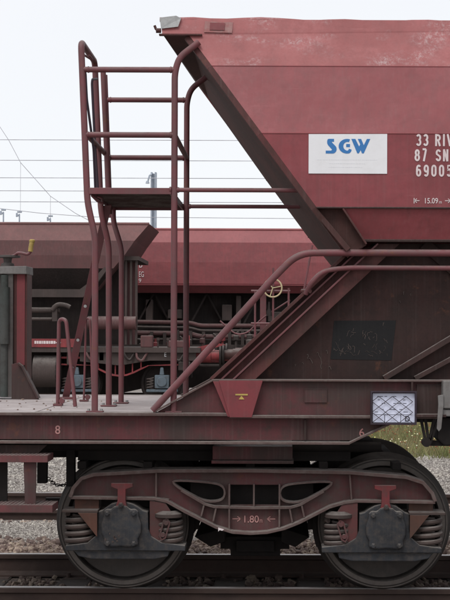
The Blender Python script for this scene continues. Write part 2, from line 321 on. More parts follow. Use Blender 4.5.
# ================================================================ THE GROUND AND TRACKS
def gz(y): return -.25 if y < 1.05 else (-.25 + .145 * min(1, (y - 1.05) / .25) if y < 12 else (-.105 + .125 * min(1, (y - 12) / 5)))
g = MB(); ys = [-60, -12, -3, 1.05, 1.3, 3, 9, 12, 13, 14.5, 16, 17, 19, 25, 40, 100, 900]; xs = [-900, -60, -10, 0, 10, 60, 900]
for y in ys:
    for x in xs: g.v.append((x, y, gz(y)))
for i in range(len(ys) - 1):
    for j in range(len(xs) - 1): g.f.append((i * 7 + j, i * 7 + j + 1, (i + 1) * 7 + j + 1, (i + 1) * 7 + j)); g.smooth.append(False)
tag(g.build('ground', 'gravel'), kind='structure')
def bed(y, z, half=1.75):
    b = MB(); xz = [(y - half - .35, z - .25), (y - half, z - .185), (y + 1.15, z - .185), (y + 1.2, z - .2)]
    V = [(x, a, c) for x in (-60, 60) for a, c in xz]; b.add(V, [(0, 4, 5, 1), (1, 5, 6, 2), (2, 6, 7, 3)])
    return b
tag(bed(0, 0).build('track_bed', 'ballast_bed'), kind='structure')

def rail_mb(y):
    m = MB(); prof = [(-.075, -.172), (-.075, -.160), (-.02, -.148), (-.009, -.135), (-.009, -.045), (-.036, -.034), (-.036, -.006), (-.030, -.0005), (.030, -.0005), (.036, -.006), (.036, -.034), (.009, -.045), (.009, -.135), (.02, -.148), (.075, -.160), (.075, -.172)]
    n = len(prof); V = [(x, y + a, c) for x in (-60, 60) for a, c in prof]
    m.add(V, [(i, (i + 1) % n, (i + 1) % n + n, i + n) for i in range(n)]); return m
def track(y, z, label, sl):
    t = thing('railway_track', label, 'railway track', (0, y, z), 'railway tracks')
    for s in (-1, 1):
        r = rail_mb(s * .7535); r.v = [(a, b + y, c + z) for a, b, c in r.v]; ro = r.build('rail', 'rail_side', t)
        MB().box(-60, 60, y + s * .7535 - .026, y + s * .7535 + .026, z - .0004, z + .0016).build('running_surface', 'rail_top', ro)
    if sl:
        x0, x1 = sl; x = x0
        while x < x1:
            m = MB(); w = .125 + random.uniform(-.01, .01); dx = random.uniform(-.02, .02)
            m.box(x - w + dx, x + w + dx, y - 1.28 + random.uniform(-.04, .04), y + 1.28, z - .33, z - .176)
            so = m.build('sleeper', 'sleeper_wood', t, bevel=.012)
            f = MB()
            for s in (-1, 1):
                for q in (-.10, .10):
                    f.cyl((x + q * .6, y + s * .7535 + q, z - .176), (x + q * .6, y + s * .7535 + q, z - .135), .018, 8)
                f.box(x - .09, x + .09, y + s * .7535 - .16, y + s * .7535 + .16, z - .178, z - .1725)
            f.build('rail_fastening', 'rail_side', so)
            x += .62
    return t
track(0, 0, 'track under the nearest hopper wagon, its near rail along the photo bottom', (-4.1, 4))
track(4.4, 0, 'empty track crossing just behind the nearest wagon\'s wheels', None)
track(20.7, .25, 'track under the brown hopper wagon in the background', None)
track(25.1, .25, 'farthest track, under the bright red hopper wagon', None)

def stones(name, m, x0, x1, y0, y1, n, smin, smax, zf, label, cat='gravel', avoid=None, shape=1):
    if shape:
        b = bmesh.new(); bmesh.ops.create_icosphere(b, subdivisions=1, radius=1)
        bv = np.array([v.co[:] for v in b.verts]); bf = np.array([[v.index for v in f.verts] for f in b.faces]); b.free()
    else:
        bv = np.array([(x, y, z) for x in (-1, 1) for y in (-1, 1) for z in (-1, 1)]) * .62
        bf = np.array([(0, 1, 3, 2), (4, 6, 7, 5), (0, 4, 5, 1), (2, 3, 7, 6), (0, 2, 6, 4), (1, 5, 7, 3)])
    px = rng.uniform(x0, x1, n); py = rng.uniform(y0, y1, n)
    if avoid is not None: k = avoid(px, py); px, py = px[k], py[k]
    n = len(px); s = rng.uniform(smin, smax, n)
    V = bv[None] * (1 + rng.uniform(-.32, .32, (n, len(bv), 1))) * s[:, None, None] * rng.uniform(.55, 1.25, (n, 1, 3))
    q = rng.normal(size=(n, 4)); q /= np.linalg.norm(q, axis=1)[:, None]; w, x, y, z = q.T
    R = np.stack([1 - 2 * (y * y + z * z), 2 * (x * y - z * w), 2 * (x * z + y * w), 2 * (x * y + z * w), 1 - 2 * (x * x + z * z), 2 * (y * z - x * w), 2 * (x * z - y * w), 2 * (y * z + x * w), 1 - 2 * (x * x + y * y)], 1).reshape(n, 3, 3)
    V = np.einsum('nij,nkj->nki', R, V)
    pz = zf(px, py) + rng.uniform(-.3, .6, n) * s
    V += np.stack([px, py, pz], 1)[:, None, :]
    V = V.reshape(-1, 3); Fc = (bf[None] + (np.arange(n) * len(bv))[:, None, None]).reshape(-1, bf.shape[1])
    me = bpy.data.meshes.new(name); me.vertices.add(len(V)); me.vertices.foreach_set('co', V.ravel().astype('f4'))
    k = bf.shape[1]; me.loops.add(len(Fc) * k); me.loops.foreach_set('vertex_index', Fc.ravel().astype('i4'))
    me.polygons.add(len(Fc)); me.polygons.foreach_set('loop_start', np.arange(len(Fc), dtype='i4') * k); me.update(calc_edges=True); me.validate()
    me.polygons.foreach_set('use_smooth', [False] * len(me.polygons)); me.materials.append(MATS[m]); o = bpy.data.objects.new(name, me); COL.objects.link(o)
    tag(o, label, cat, kind='stuff'); return o
def offrail(yc):
    return lambda px, py: (np.abs(np.abs(py - yc) - .7535) > .10)
def notsleeper(yc, x0):
    def f(px, py):
        on = (np.abs((px - x0 + .31) % .62 - .31) < .13) & (np.abs(py - yc) < 1.28)
        return (np.abs(np.abs(py - yc) - .7535) > .10) & (~on | (rng.uniform(size=len(px)) < .06))
    return f
flat = lambda z: (lambda px, py: np.full(len(px), z))
stones('ballast', 'stone_dark', -3.4, 2.6, -2.0, 1.0, 7500, .016, .034, flat(-.19), 'dark oily ballast stones between the rails under the nearest wagon', avoid=notsleeper(0, -4.1))
stones('ballast', 'stone_brown', -3.6, 2.8, .86, 2.2, 6500, .016, .034, lambda x, y: -.19 + .085 * np.clip((y - 1.0) / .25, 0, 1), 'brown ballast stones just beyond the shining rail behind the wheels', avoid=offrail(0))
stones('gravel', 'stone_pale', -3.8, 3.0, 2.0, 3.5, 30000, .006, .014, lambda x, y: np.full(len(x), -.103), 'fine pale gravel strip between the first two tracks', shape=0)
stones('ballast', 'stone_brown', -4.6, 3.6, 3.35, 5.9, 9000, .015, .03, flat(-.115), 'ballast stones on the empty second track', avoid=offrail(4.4))
stones('gravel', 'stone_pale', -5.5, 5.2, 5.9, 12, 40000, .009, .021, lambda x, y: np.full(len(x), -.103), 'grey gravel ground beyond the second track', shape=0)
# grass with flowers
def blades(name, m, n, x0, x1, y0, y1, h0, h1, w, label, head=False):
    px = rng.uniform(x0, x1, n); py = rng.uniform(y0, y1, n)
    keep = (np.sin(px * 1.9 + 1) + np.sin(py * 2.3) + np.sin(px * 4.1 + py * 3.1) * .7 + rng.uniform(-1.2, 1.2, n)) > -.9 - (py - y0) * .4
    px, py = px[keep], py[keep]; n = len(px); zz = np.array([gz(a) for a in py])
    h = rng.uniform(h0, h1, n); a = rng.uniform(0, 6.28, n); l = rng.uniform(-.5, .5, (n, 2)) * h[:, None]
    dx, dy = np.cos(a) * w, np.sin(a) * w
    if not head:
        V = np.stack([np.stack([px - dx, py - dy, zz], 1), np.stack([px + dx, py + dy, zz], 1), np.stack([px + l[:, 0], py + l[:, 1], zz + h], 1)], 1)
        Fc = np.arange(3 * n).reshape(n, 3)
    else:
        c = np.stack([px, py, zz + h], 1); r = w
        offs = np.array([(r, 0, 0), (-r, 0, 0), (0, r, 0), (0, -r, 0), (0, 0, r), (0, 0, -r)]) * 1.0
        V = c[:, None] + offs[None]; fb = np.array([(0, 2, 4), (2, 1, 4), (1, 3, 4), (3, 0, 4), (2, 0, 5), (1, 2, 5), (3, 1, 5), (0, 3, 5)])
        Fc = (fb[None] + (np.arange(n) * 6)[:, None, None]).reshape(-1, 3)
    me = bpy.data.meshes.new(name); me.from_pydata(V.reshape(-1, 3).tolist(), [], Fc.tolist()); me.materials.append(MATS[m])
    o = bpy.data.objects.new(name, me); COL.objects.link(o); return tag(o, label, 'grass' if not head else 'wildflowers', kind='stuff')
blades('grass', 'grass_green', 60000, .2, 7, 10.4, 18.6, .05, .22, .006, 'patchy grass and weeds growing beyond the gravel at right')
blades('wildflower', 'flower_yellow', 420, .2, 7, 10.8, 17, .12, .26, .014, 'pale yellow and white flower heads in the grass at right', True)
blades('weed_heads', 'flower_rust', 1500, .2, 7, 10.3, 17, .06, .22, .013, 'rusty brown seed heads in the grass at right', True)

# ================================================================ BOGIE PARTS + THE NEAREST WAGON
wagon = thing('hopper_wagon', 'nearest dark red hopper wagon with end platform, white sign and white numbers', 'freight wagon', (0, 0, 0))
YN = -1.35
# deck -----------------------------------------------------------
XL = -2.35
dk = MB(); dk.box(XL, -1.617, -1.33, 1.33, 1.238, 1.2565); dk.box(-1.612, -.40, -1.33, 1.33, 1.238, 1.2545)
dk.build('deck', 'deck_dust', wagon, bevel=.003)
XR = 5.2
sx = lambda px, y=YN: P(px, 0, y).x
zz = lambda py, y=YN: P(0, py, y).z
for s in (-1, 1):
    m = MB(); Y = lambda a: a * s
    m.prism(PX([(-90, 416), (400, 416), (394, 420.5), (356, 440.5), (-90, 440.5)], YN), s * 1.315, s * 1.300)
    m.build('sole_bar', 'frame_red' if s < 0 else 'frame_brown', wagon)
    m = MB(); m.strip(PX([(-90, 414.6), (230, 414.6)], YN), .020, s * 1.385, s * 1.24)
    m.strip(PX([(230, 416.6), (440, 416.6)], YN), .018, s * 1.388, s * 1.24)
    m.strip(PX([(-90, 443.0), (350, 443.0)], YN), .018, s * 1.37, s * 1.24)
    m.strip(PX([(348.5, 443.4), (398, 419.6)], YN), .014, s * 1.368, s * 1.24)
    m.build('sole_bar_flange', 'flange_dusty', wagon, bevel=.003)
    # upper longitudinal beam with its sloping toe
    m = MB(); m.prism(PX([(158, 412), (213, 381.5), (1000, 381.5), (1000, 415), (158, 415)], YN), s * 1.33, s * 1.316)
    m.build('upper_beam', 'frame_red' if s < 0 else 'frame_brown', wagon)
    m = MB(); m.strip(PX([(154, 412.6), (213, 380.4), (1000, 380.4)], YN), .012, s * 1.375, s * 1.24)
    m.build('upper_beam_flange', 'flange_dusty', wagon, bevel=.002)
    if s < 0:
        for x in (304, 366.5, 421):
            pass
        q = MB(); q.ps([(412, 381), (412, 416)], YN, 2, -1.372, -1.33); q.ps([(305.5, 420), (305.5, 440)], YN, 2, -1.345, -1.31)
        q.build('web_rib', 'frame_brown', wagon)
    # trapezoid bracket
    m = MB(); m.pp([(219, 380.6), (263, 380.6), (252, 417.5), (230, 417.5)], -1.39, s * 1.395, s * 1.387)
    m.pp([(213, 381.6), (219.5, 381.6), (230.5, 417), (228, 417)], -1.39, s * 1.386, s * 1.34)
    b = m.build('jacking_bracket', 'bracket_red', wagon, bevel=.002)
    if s < 0:
        k = MB(); k.pp([(235.5, 394), (248, 394), (248, 395.6), (235.5, 395.6)], -1.397, -1.399, -1.3955); k.pp([(241.7, 395.8), (244.6, 399.5), (238.9, 399.5)], -1.397, -1.399, -1.3955)
        k.build('jacking_mark', 'yellow', b)
        q = MB(); q.pp([(305, 389), (327, 389), (327, 402), (305, 402)], -1.334, -1.338, -1.331); q.ps([(305, 389), (327, 389), (327, 402), (305, 402)], -1.334, .8, -1.341, -1.331, True)
        q.build('maker_plate', 'frame_red', wagon)
lettering('8', 55.6, 426.2, 60.6, 434.8, -1.3155, 'letter_pink', wagon, bold=.01)
lettering('6', 359.6, 428, 364.6, 436, -1.3155, 'letter_pink', wagon, bold=.01)
# deck cross members, headstock, centre sill
m = MB(); m.box(XL, .5, -.22, .22, .98, 1.22); m.box(.5, XR, -.22, .22, 1.13, 1.22); m.box(XL, XL + .02, -1.33, 1.33, 1.03, 1.25)
for x in (-1.95, -.9, .45): m.box(x - .05, x + .05, -1.3, 1.3, 1.05, 1.236)
m.build('centre_sill', 'bogie_black', wagon)
m = MB(); m.box(sx(62, 0), sx(374, 0), -.5, .5, .885, .975); m.box(sx(95, 0), sx(345, 0), -.9, .9, .90, .975)  # plain boxes added so the space under the deck stays black
for x in (-1.35, -.9, -.2, .3, .8): m.box(x - .03, x + .03, -1.0, 1.0, .85, .9)
m.cyl((-2.0, -.9, 1.0), (.7, -.9, 1.0), .035); m.cyl((-2.0, .5, .86), (.6, .5, .86), .03)
m.build('rigging_dark_fill', 'bogie_black', wagon, bevel=.004)
m = MB(); m.pp([(213, 446.5), (293, 446.5), (293, 460), (213, 460)], -1.1, -1.10, 1.10); m.pp([(212, 460.5), (294, 460.5), (294, 463.5), (212, 463.5)], -1.1, -1.13, 1.13)
m.build('bolster', 'frame_red', wagon, bevel=.003)
# left trapezoid gusset under the deck
m = MB(); m.pp([(-90, 446.5), (46, 446.5), (37, 455), (-90, 455)], YN, -1.30, -1.285); m.build('gusset_plate', 'frame_brown', wagon)

# upper deck/dark side plates ------------------------------------
for s in (-1, 1):
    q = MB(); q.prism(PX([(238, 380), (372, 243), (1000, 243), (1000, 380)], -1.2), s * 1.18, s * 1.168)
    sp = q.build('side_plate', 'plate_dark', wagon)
    # inclined channel beam
    def lay(name, pts, y0, y1, mt, bv=.002):
        k = MB(); k.prism(PX(pts, YN), s * y0, s * y1); return k.build(name, mt, wagon, bevel=bv)
    lay('inclined_beam', [(210, 381), (238, 356), (352, 250), (402, 238), (254, 381)], 1.24, 1.19, 'beam_brown')
    for (a, b, y0, y1, mt) in (((211, 379.5), (360, 241), 1.33, 1.24, 'beam_brown'), ((221, 380), (366, 243), 1.30, 1.24, 'tube_red'), ((233, 380), (378, 243), 1.34, 1.24, 'tube_red')):
        k = MB(); k.strip(PX([a, b], YN), .022 if mt == 'beam_brown' else .012, s * y0, s * y1); k.build('beam_flange', mt, wagon, bevel=.002)
    lay('beam_face', [(235, 380), (379, 243), (400, 243), (255, 380)], 1.30, 1.242, 'beam_brown')
    # struts lower right and upper right
    k = MB(); k.strip(PX([(384, 378), (450, 338), (540, 283)], -1.22), .035, s * 1.26, s * 1.182); k.strip(PX([(415, 378), (450, 359), (560, 300)], -1.22), .03, s * 1.25, s * 1.182)
    k.build('strut', 'frame_brown', wagon, bevel=.003)
    k = MB(); k.strip(PX([(424, 243), (470, 283), (530, 335)], -1.22), .08, s * 1.21, s * 1.182); k.build('strut', 'plate_dark', wagon, bevel=.003)
    if s < 0:
        k = MB(); k.pp([(334, 320.5), (396, 320), (391.5, 360), (330.5, 359)], -1.182, -1.183, -1.1805); k.build('black_patch', 'patch_black', sp)
        k = MB()
        for i in range(44):
            x = random.uniform(336, 388); y = random.uniform(330, 357) if i % 3 else random.uniform(349, 356); a = random.uniform(-2.6, -.4); pts = [(x, y)]
            for _ in range(random.randint(2, 6)):
                a += random.uniform(-1.1, 1.1); l = random.uniform(.7, 2.4); x += math.cos(a) * l * .7; y += math.sin(a) * l; pts.append((min(max(x, 334), 391), min(max(y, 322), 358)))
            k.ps(pts, -1.185, random.uniform(.22, .5), -1.1855, -1.1835)
        for x0, y0, h in ((308, 354, 4), (318, 352, 16), (310, 358, 5), (327, 350, 3), (303, 362, 2), (404, 291, 3), (411, 293, 2), (330, 366, 3), (384, 322, 3), (296, 364, 2), (400, 300, 2)):
            a = 1.5; x, y = x0, y0; pts = [(x - 1.2, y + 1.0), (x, y)]
            while y < y0 + h: a += random.uniform(-.5, .5); a = min(max(a, 1.0), 2.1); x += math.cos(a) * 1.2; y += math.sin(a) * 1.2; pts.append((x, y))
            k.ps(pts, -1.185, random.uniform(.35, .6), -1.1855, -1.1815)
        k.build('chalk_scribble', 'scribble', sp)

# hopper ----------------------------------------------------------
def v3(px, py, y): p = P(px, py, y); return (p.x, y, p.z)
XE = 9.0
lev = [(174, 20.5, -1.22), (211, 66, -1.36), (261, 133, -1.45), (316, 207, -1.45)]
A = [v3(*q) for q in lev]
tipT = v3(160, 19.5, -1.24); tipB = v3(161, 34, -1.27); inB = v3(188, 35.5, -1.27)
for s in (-1, 1):
    def M(v): return (v[0], v[1] * (-s), v[2])
    R = [(XR - (a[0] - A[0][0]) - .0 + .6, a[1], a[2]) for a in A]
    q = MB()
    if s < 0: q.add([tipT, tipB, inB, A[1], R[1], R[0]], [(0, 1, 2, 3, 4, 5)])
    else: q.add([M(A[0]), M(A[1]), M(R[1]), M(R[0])], [(0, 1, 2, 3)])
    q.build('upper_band', 'hopper_red_chalky', wagon)
    q = MB(); q.add([M(A[1]), M(A[2]), M(R[2]), M(R[1])], [(0, 1, 2, 3)]); q.build('middle_band', 'hopper_red_faded', wagon)
    q = MB(); q.add([M(A[2]), M(A[3]), M(R[3]), M(R[2])], [(0, 1, 2, 3)]); q.build('lower_band', 'hopper_red', wagon)
    # weld beads along folds
    q = MB(); q.tube([M(A[1]), M(R[1])], .004, n=6); q.tube([M(A[2]), M(R[2])], .005, n=6); q.build('weld_seam', 'hopper_red_faded', wagon)
    q = MB(); c0 = v3(342, 208, -1.44); c1 = v3(364, 240, -1.37)
    q.add([M(c0), M(c1), (XR - .6, M(c1)[1], c1[2]), (XR - .3, M(c0)[1], c0[2])], [(0, 1, 2, 3)]); q.build('chute_band', 'hopper_red', wagon)
    q = MB(); q.prism([(c1[0] - .01, c1[2] - .006), (XR - .5, c1[2] - .006), (XR - .5, c1[2] + .012), (c1[0] - .01, c1[2] + .012)], -s * c1[1] - s * -.0, -s * (c1[1] + .05)) if False else q.box(c1[0], XR - .6, min(s * 1.385, s * 1.3), max(s * 1.385, s * 1.3), c1[2] - .010, c1[2] + .006)
    q.box(A[3][0], XR - .4, min(s * 1.462, s * 1.40), max(s * 1.462, s * 1.40), A[3][2] - .008, A[3][2] + .002)
    q.build('fold_lip', 'frame_brown', wagon, bevel=.002)
    if s > 0: continue
    # recessed dark corner gusset between end edge and chute band
    q = MB(); q.prism(PX([(316, 208), (342, 208), (366, 245), (350, 253)], -1.40), s * 1.39, s * 1.375); q.build('corner_gusset', 'end_brown', wagon)
    # stiffener along the end edge
    q = MB(); q.strip(PX([(313, 208.5), (348, 250)], -1.40), .035, s * 1.43, s * 1.36); q.strip(PX([(342.5, 208.5), (366, 244)], -1.44), .012, s * 1.46, s * 1.375); q.build('edge_stiffener', 'beam_brown', wagon, bevel=.003)
# inclined end plate
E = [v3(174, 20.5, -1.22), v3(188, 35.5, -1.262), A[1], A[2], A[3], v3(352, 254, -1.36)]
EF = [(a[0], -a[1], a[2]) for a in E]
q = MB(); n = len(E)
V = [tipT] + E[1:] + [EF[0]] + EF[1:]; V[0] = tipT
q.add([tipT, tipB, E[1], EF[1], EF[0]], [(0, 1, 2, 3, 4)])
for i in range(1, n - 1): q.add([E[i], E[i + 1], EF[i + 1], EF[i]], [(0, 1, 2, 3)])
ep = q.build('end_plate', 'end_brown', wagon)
# end ribs and near-edge flange
q = MB()
for i in range(1, n - 1):
    a, b = Vector(E[i]), Vector(E[i + 1]); off = Vector((-.012, .0, -.010)); w = Vector((0, .055, 0)); t = Vector((-.03, 0, -.024))
    V = [a, b, b + w, a + w, a + t, b + t, b + w + t, a + w + t]
    q.add(V, [(0, 1, 2, 3), (7, 6, 5, 4), (0, 4, 5, 1), (1, 5, 6, 2), (2, 6, 7, 3), (3, 7, 4, 0)])
q.build('end_flange', 'beam_brown', wagon, bevel=.002)
# other end, simple plate, top cover and rim
q = MB(); x1 = XR + .6; q.add([(x1, -1.22, A[0][2]), (x1, 1.22, A[0][2]), (XR - .8, 1.2, 2.4), (XR - .8, -1.2, 2.4)], [(0, 1, 2, 3)]); q.build('end_plate', 'end_brown', wagon)
q = MB(); q.add([tipT, (A[0][0], 1.22, A[0][2]), (x1, 1.22, A[0][2]), (x1, -1.22, A[0][2])], [(0, 1, 2, 3)]); q.build('top_plate', 'rim_red', wagon)
q = MB(); xx = np.linspace(tipT[0] - .01, x1, 60); rz = [A[0][2] + (.003 if i < 9 else -.006) + .006 * math.sin(i * 1.3) * (i > 1) - .004 * i / 10 * (i < 25) for i in range(60)]
q.tube([(x, -1.22, z) for x, z in zip(xx, rz)], .016, n=8); q.tube([(x, 1.22, z) for x, z in zip(xx[4:], rz[4:])], .016, n=8)
q.build('top_rim', 'hopper_red_chalky', wagon)
q = MB(); q.add([v3(158.5, 18, -1.262), v3(175, 16, -1.262), v3(180, 18.5, -1.262), v3(177, 27, -1.275), v3(160, 29, -1.275),
                 v3(158.5, 18, -1.23), v3(175, 16, -1.23), v3(180, 18.5, -1.2), v3(177, 27, -1.23), v3(160, 29, -1.23)], [(0, 1, 2, 3, 4), (9, 8, 7, 6, 5)] + [(i, i + 5, (i + 1) % 5 + 5, (i + 1) % 5) for i in range(5)])
q.build('corner_cap', 'galv', wagon)
q = MB(); q.ps([(158, 34.8), (201, 35.0)], -1.29, 1.4, -1.295, -1.255); q.tube([P(153.5, 26, -1.25), P(155, 30, -1.25), P(160, 31, -1.25)], .009, .01); q.tube([P(160, 31, -1.25), P(155, 31, -1.25)], .016); q.build('rim_lip', 'beam_brown', wagon)
def on_band(px, py):    # depth on the upper band
    t = (py - 20.5) / 45.5; return -1.24 - .12 * t
q = MB(); pts = [(204, 21.5), (232, 22.5), (231, 33), (203, 32.5)]
q.add([v3(a, b, on_band(a, b) - .004) for a, b in pts] + [v3(a, b, on_band(a, b) + .002) for a, b in pts], [(0, 1, 2, 3), (0, 4, 5, 1), (1, 5, 6, 2), (2, 6, 7, 3), (3, 7, 4, 0)])
q.build('weld_patch', 'rim_red', wagon)
q = MB(); pts = [(209, 22.8), (224, 23.2), (223.5, 30.5), (208.6, 30)]
q.add([v3(a, b, on_band(a, b) - .010) for a, b in pts] + [v3(a, b, on_band(a, b) - .003) for a, b in pts], [(0, 1, 2, 3), (0, 4, 5, 1), (1, 5, 6, 2), (2, 6, 7, 3), (3, 7, 4, 0)])
q.build('rating_plate', 'bracket_red', wagon)
# company sign ------------------------------------------------------
ys = -1.456
q = MB(); q.pp([(308, 134), (386.5, 133.6), (386.5, 173.4), (308, 173.4)], -1.455, ys, -1.4515); sg = q.build('company_sign', 'sign_white', wagon)
def zc(pts): return [(300 + a / 4.5, 120 + b / 4.5) for a, b in pts]
q = MB()
for poly in ([(126, 84), (150, 84), (150, 97), (141, 97), (140, 99), (159, 119), (161.5, 125), (162, 132), (160, 140), (155, 146), (148, 150), (113, 150), (113, 137), (136, 137), (140, 135), (141, 132), (123, 112), (120, 106), (119, 98), (120, 90), (122, 86)],
             arc(209, 117, 38, 33, -70, -270, 22) + arc(212, 132, 17, 18, 90, 0, 8) + arc(208, 128, 9, 9, 0, 90, 6) + arc(211, 117, 19, 19.5, -250, -70, 18),
             [(205, 107), (222, 107), (222, 121), (205, 121)],
             [(228, 84), (246, 84), (263, 118), (268, 108), (257, 84), (272, 84), (284, 112), (298, 84), (313, 84), (284, 149), (276, 149), (270, 134), (262, 149), (255, 149)]):
    q.pp(zc(poly), ys, ys - .0015, ys - .0002)
q.build('sign_logo', 'logo_blue', sg)
q = MB()
for (y0, xs_, e) in ((177, 75, 345), (194, 130, 290), (210, 130, 280)):
    x = xs_
    while x < e:
        w = random.uniform(3, 7); q.pp(zc([(x, y0), (x + w, y0), (x + w, y0 + 2), (x, y0 + 2)]), ys, ys - .001, ys - .0002); x += w + random.uniform(3, 6)
q.build('sign_small_print', 'faint_print', sg)
# numbers
yl = -1.4505
stencil('33', 415, 133.6, 6, 12, 7.1, yl, 'letter_white', wagon); stencil('R', 434, 133.6, 6.6, 12, 7, yl, 'letter_white', wagon); stencil('I', 442.2, 133.6, 6.6, 12, 7, yl, 'letter_white', wagon); stencil('V', 445.8, 133.6, 7, 12, 7, yl, 'letter_white', wagon)
stencil('87', 413.6, 148.8, 6, 12, 7.1, yl, 'letter_white', wagon); stencil('SNCF', 434.6, 148.8, 6.2, 12, 7.3, yl, 'letter_white', wagon)
stencil('69005', 415, 164.2, 6, 12, 7.65, yl, 'letter_white', wagon)
lettering('15.09', 424.5, 197.5, 437.5, 203, yl, 'letter_white', wagon, bold=.008); lettering('m', 438.6, 200.8, 441.2, 203, yl, 'letter_white', wagon)
for arr in (([(413.6, 197.6), (413.6, 203)], [(413.6, 200.2), (419, 200.2)], [(416.3, 198.2), (414, 200.2), (416.3, 202.2)]), ([(444.5, 200.2), (450, 200.2)], [(450.4, 197.6), (450.4, 203)], [(447.6, 198.2), (450, 200.2), (447.6, 202.2)])):
    q = MB()
    for pts in arr: q.ps(pts, yl, .7, yl - .003, yl - .0005)
    q.build('dimension_arrow', 'letter_white', wagon)

# handrails ---------------------------------------------------------
def T(pts, r=.0225, bend=.1, name='handrail', mt='tube_red', parent=None):
    m = MB(); m.tube([P(*p) for p in pts], r, bend); return m.build(name, mt, parent or wagon)
T([(153, 411, -1.36), (225, 332, -1.38), (275, 276, -1.39), (298, 253, -1.39), (330, 252.5, -1.39), (900, 252.5, -1.39)], .023, .22)
T([(305.5, 294, -1.34), (310, 284, -1.37), (322, 271, -1.37), (345, 267.5, -1.37), (900, 267.8, -1.37)], .0165, .09)
q = MB(); q.cyl(P(310, 291, -1.36), P(302, 291, -1.30), .015); q.build('rail_bracket', 'beam_brown', wagon)

# platform cage at the wagon end ------------------------------------
za, zb, zc_, zd = 1.256, zz(238), zz(203), zz(60)
xa, xc_, xd = -1.22, -1.273, -1.319
def stringer(y, top, name='ladder_stringer', r=.0215):
    m = MB(); m.tube([(xa, y, za), (xa, y, zb), (xc_, y, zc_), (xd + .003, y, top)], r, .07); return m.build(name, 'tube_red', wagon)
m = MB(); m.tube([(xa, -1.33, za), (xa, -1.33, zb), (xc_, -1.33, zc_), (xd, -1.33, 3.70), (xd, -.62, 3.70), (xc_, -.62, zc_), (xa, -.58, zb), (xa, -.55, za)], .0215, .07); m.build('ladder_hoop', 'tube_red', wagon)
m = MB(); m.tube([(xc_, -.10, zc_), (xd + .003, -.10, 3.70)], .024); m.build('ladder_stringer', 'tube_red', wagon)
m = MB(); m.tube([(xd + .03, -.40, 3.70), (xc_ + .035, -.40, zc_)], .02); m.build('ladder_stringer', 'tube_red', wagon)
m = MB(); m.tube([(xc_ + .03, -.12, 2.72), (xc_ + .03, -.12, zc_ - .03), (xa + .04, -.12, zb), (xa + .04, -.12, za)], .02, .06); m.build('platform_leg', 'tube_red', wagon)
zt, zm, zp = 3.516, zz(135), zz(190)
xp = -.70
for y in (-1.33, -.10):
    m = MB(); m.tube([(xp, y, za), (xp, y, 3.50), (xp + .03, y, 3.60), (xp + .16, y, 3.70)], .0215, .09); m.build('cage_post', 'tube_red', wagon)
    m = MB(); m.tube([(xd + .01, y, zt), (xp, y, zt)], .019); m.tube([(xd + .03, y, zm), (xp, y, zm)], .019); m.build('guard_rail', 'tube_red', wagon)
    m = MB(); m.tube([(xp, y, zp), (P(302, 190, -1.33).x, y, zp)], .015); m.build('platform_stay', 'tube_red', wagon)
m = MB(); m.tube([(xp, -1.33, zm), (xp, -.10, zm)], .0185); m.tube([(xd + .04, -1.33, zm), (xd + .04, -.10, zm)], .0185); m.build('guard_rail', 'tube_red', wagon)
def collar(c, axis, r=.0255, h=.008):
    r -= .0022
    k = MB(); k.lathe([(-h, r - .006), (-h * .5, r), (h * .5, r), (h, r - .006)], c, axis, 14); return k.build('weld_bead', 'tube_red', wagon)
for y in (-1.33, -.10):
    for z in (zt, zm, zp): collar((xp - .026, y, z), 'x', .024); collar((xd + .05 + (.03 if z == zp else 0), y, z), 'x', .024) if z != zp else None
    collar((xp + .026, y, zp), 'x', .021)
for (x, y, rr) in ((xa, -1.33, .0215), (xa, -.55, .0215), (xa + .04, -.12, .02), (xp, -1.33, .0215), (xp, -.10, .0215)):
    k = MB(); k.box(x - .055, x + .055, y - (.02 if y < -1.2 else .045), y + .05, 1.2568, 1.266)
    fp = k.build('foot_plate', 'tube_red', wagon, bevel=.002)
    for q in (-.042, .042): k = MB(); k.lathe([(0, 0), (.012, 0), (.012, .010), (0, .010)], (x + q, y + .015, 1.2662), 'z', 6, False); k.build('bolt', 'galv', fp)
# thin hand loops
m = MB(); m.tube([P(82, 72, -1.30), P(84.5, 73, -1.26), P(86, 100, -1.26), P(93, 150, -1.24), P(95, 192, -1.22)], .0085, .02, n=8); m.build('hand_loop', 'label_frame', wagon)
m = MB(); m.tube([P(96, 79.5, -.7), P(91.5, 80, -.9), P(91, 84, -.9), P(94, 140, -.9), P(97.5, 192, -.9)], .0085, .02, n=8); m.build('hand_loop', 'label_frame', wagon)
m = MB(); m.tube([P(82, 55, -1.2), P(92, 61, -1.0), P(88, 56, -1.1)], .008, .02, n=8); m.build('hook', 'tube_red', wagon)
# platform with grating
m = MB(); z0, z1 = zp - .03, zp + .012
m.box(xc_ + .01, xp - .02, -1.345, -1.333, z0, z1); m.box(xc_ + .01, xp - .02, -.10, -.088, z0, z1); m.box(xc_ + .01, xc_ + .022, -1.333, -.10, z0, z1); m.box(xp - .032, xp - .02, -1.333, -.10, z0, z1)
pl = m.build('platform_frame', 'tube_red', wagon, bevel=.002)
m = MB()
m.box(xc_ + .022, xp - .032, -1.333, -.1, z1 - .012, z1 - .004)
for i in range(1, 30):
    y = -1.333 + 1.233 * i / 30
    m.box(xc_ + .03, xp - .04, y - .004, y + .004, z1 - .026, z1 - .0121)
m.build('platform_grating', 'grate_brown', pl)
m = MB(); m.tube([P(91, 196, -1.28), P(97, 202, -1.25), P(102, 204, -1.2), P(102, 199, -1.15), P(97, 197, -1.15)], .008, .01, n=8); m.build('hook', 'tube_red', wagon)
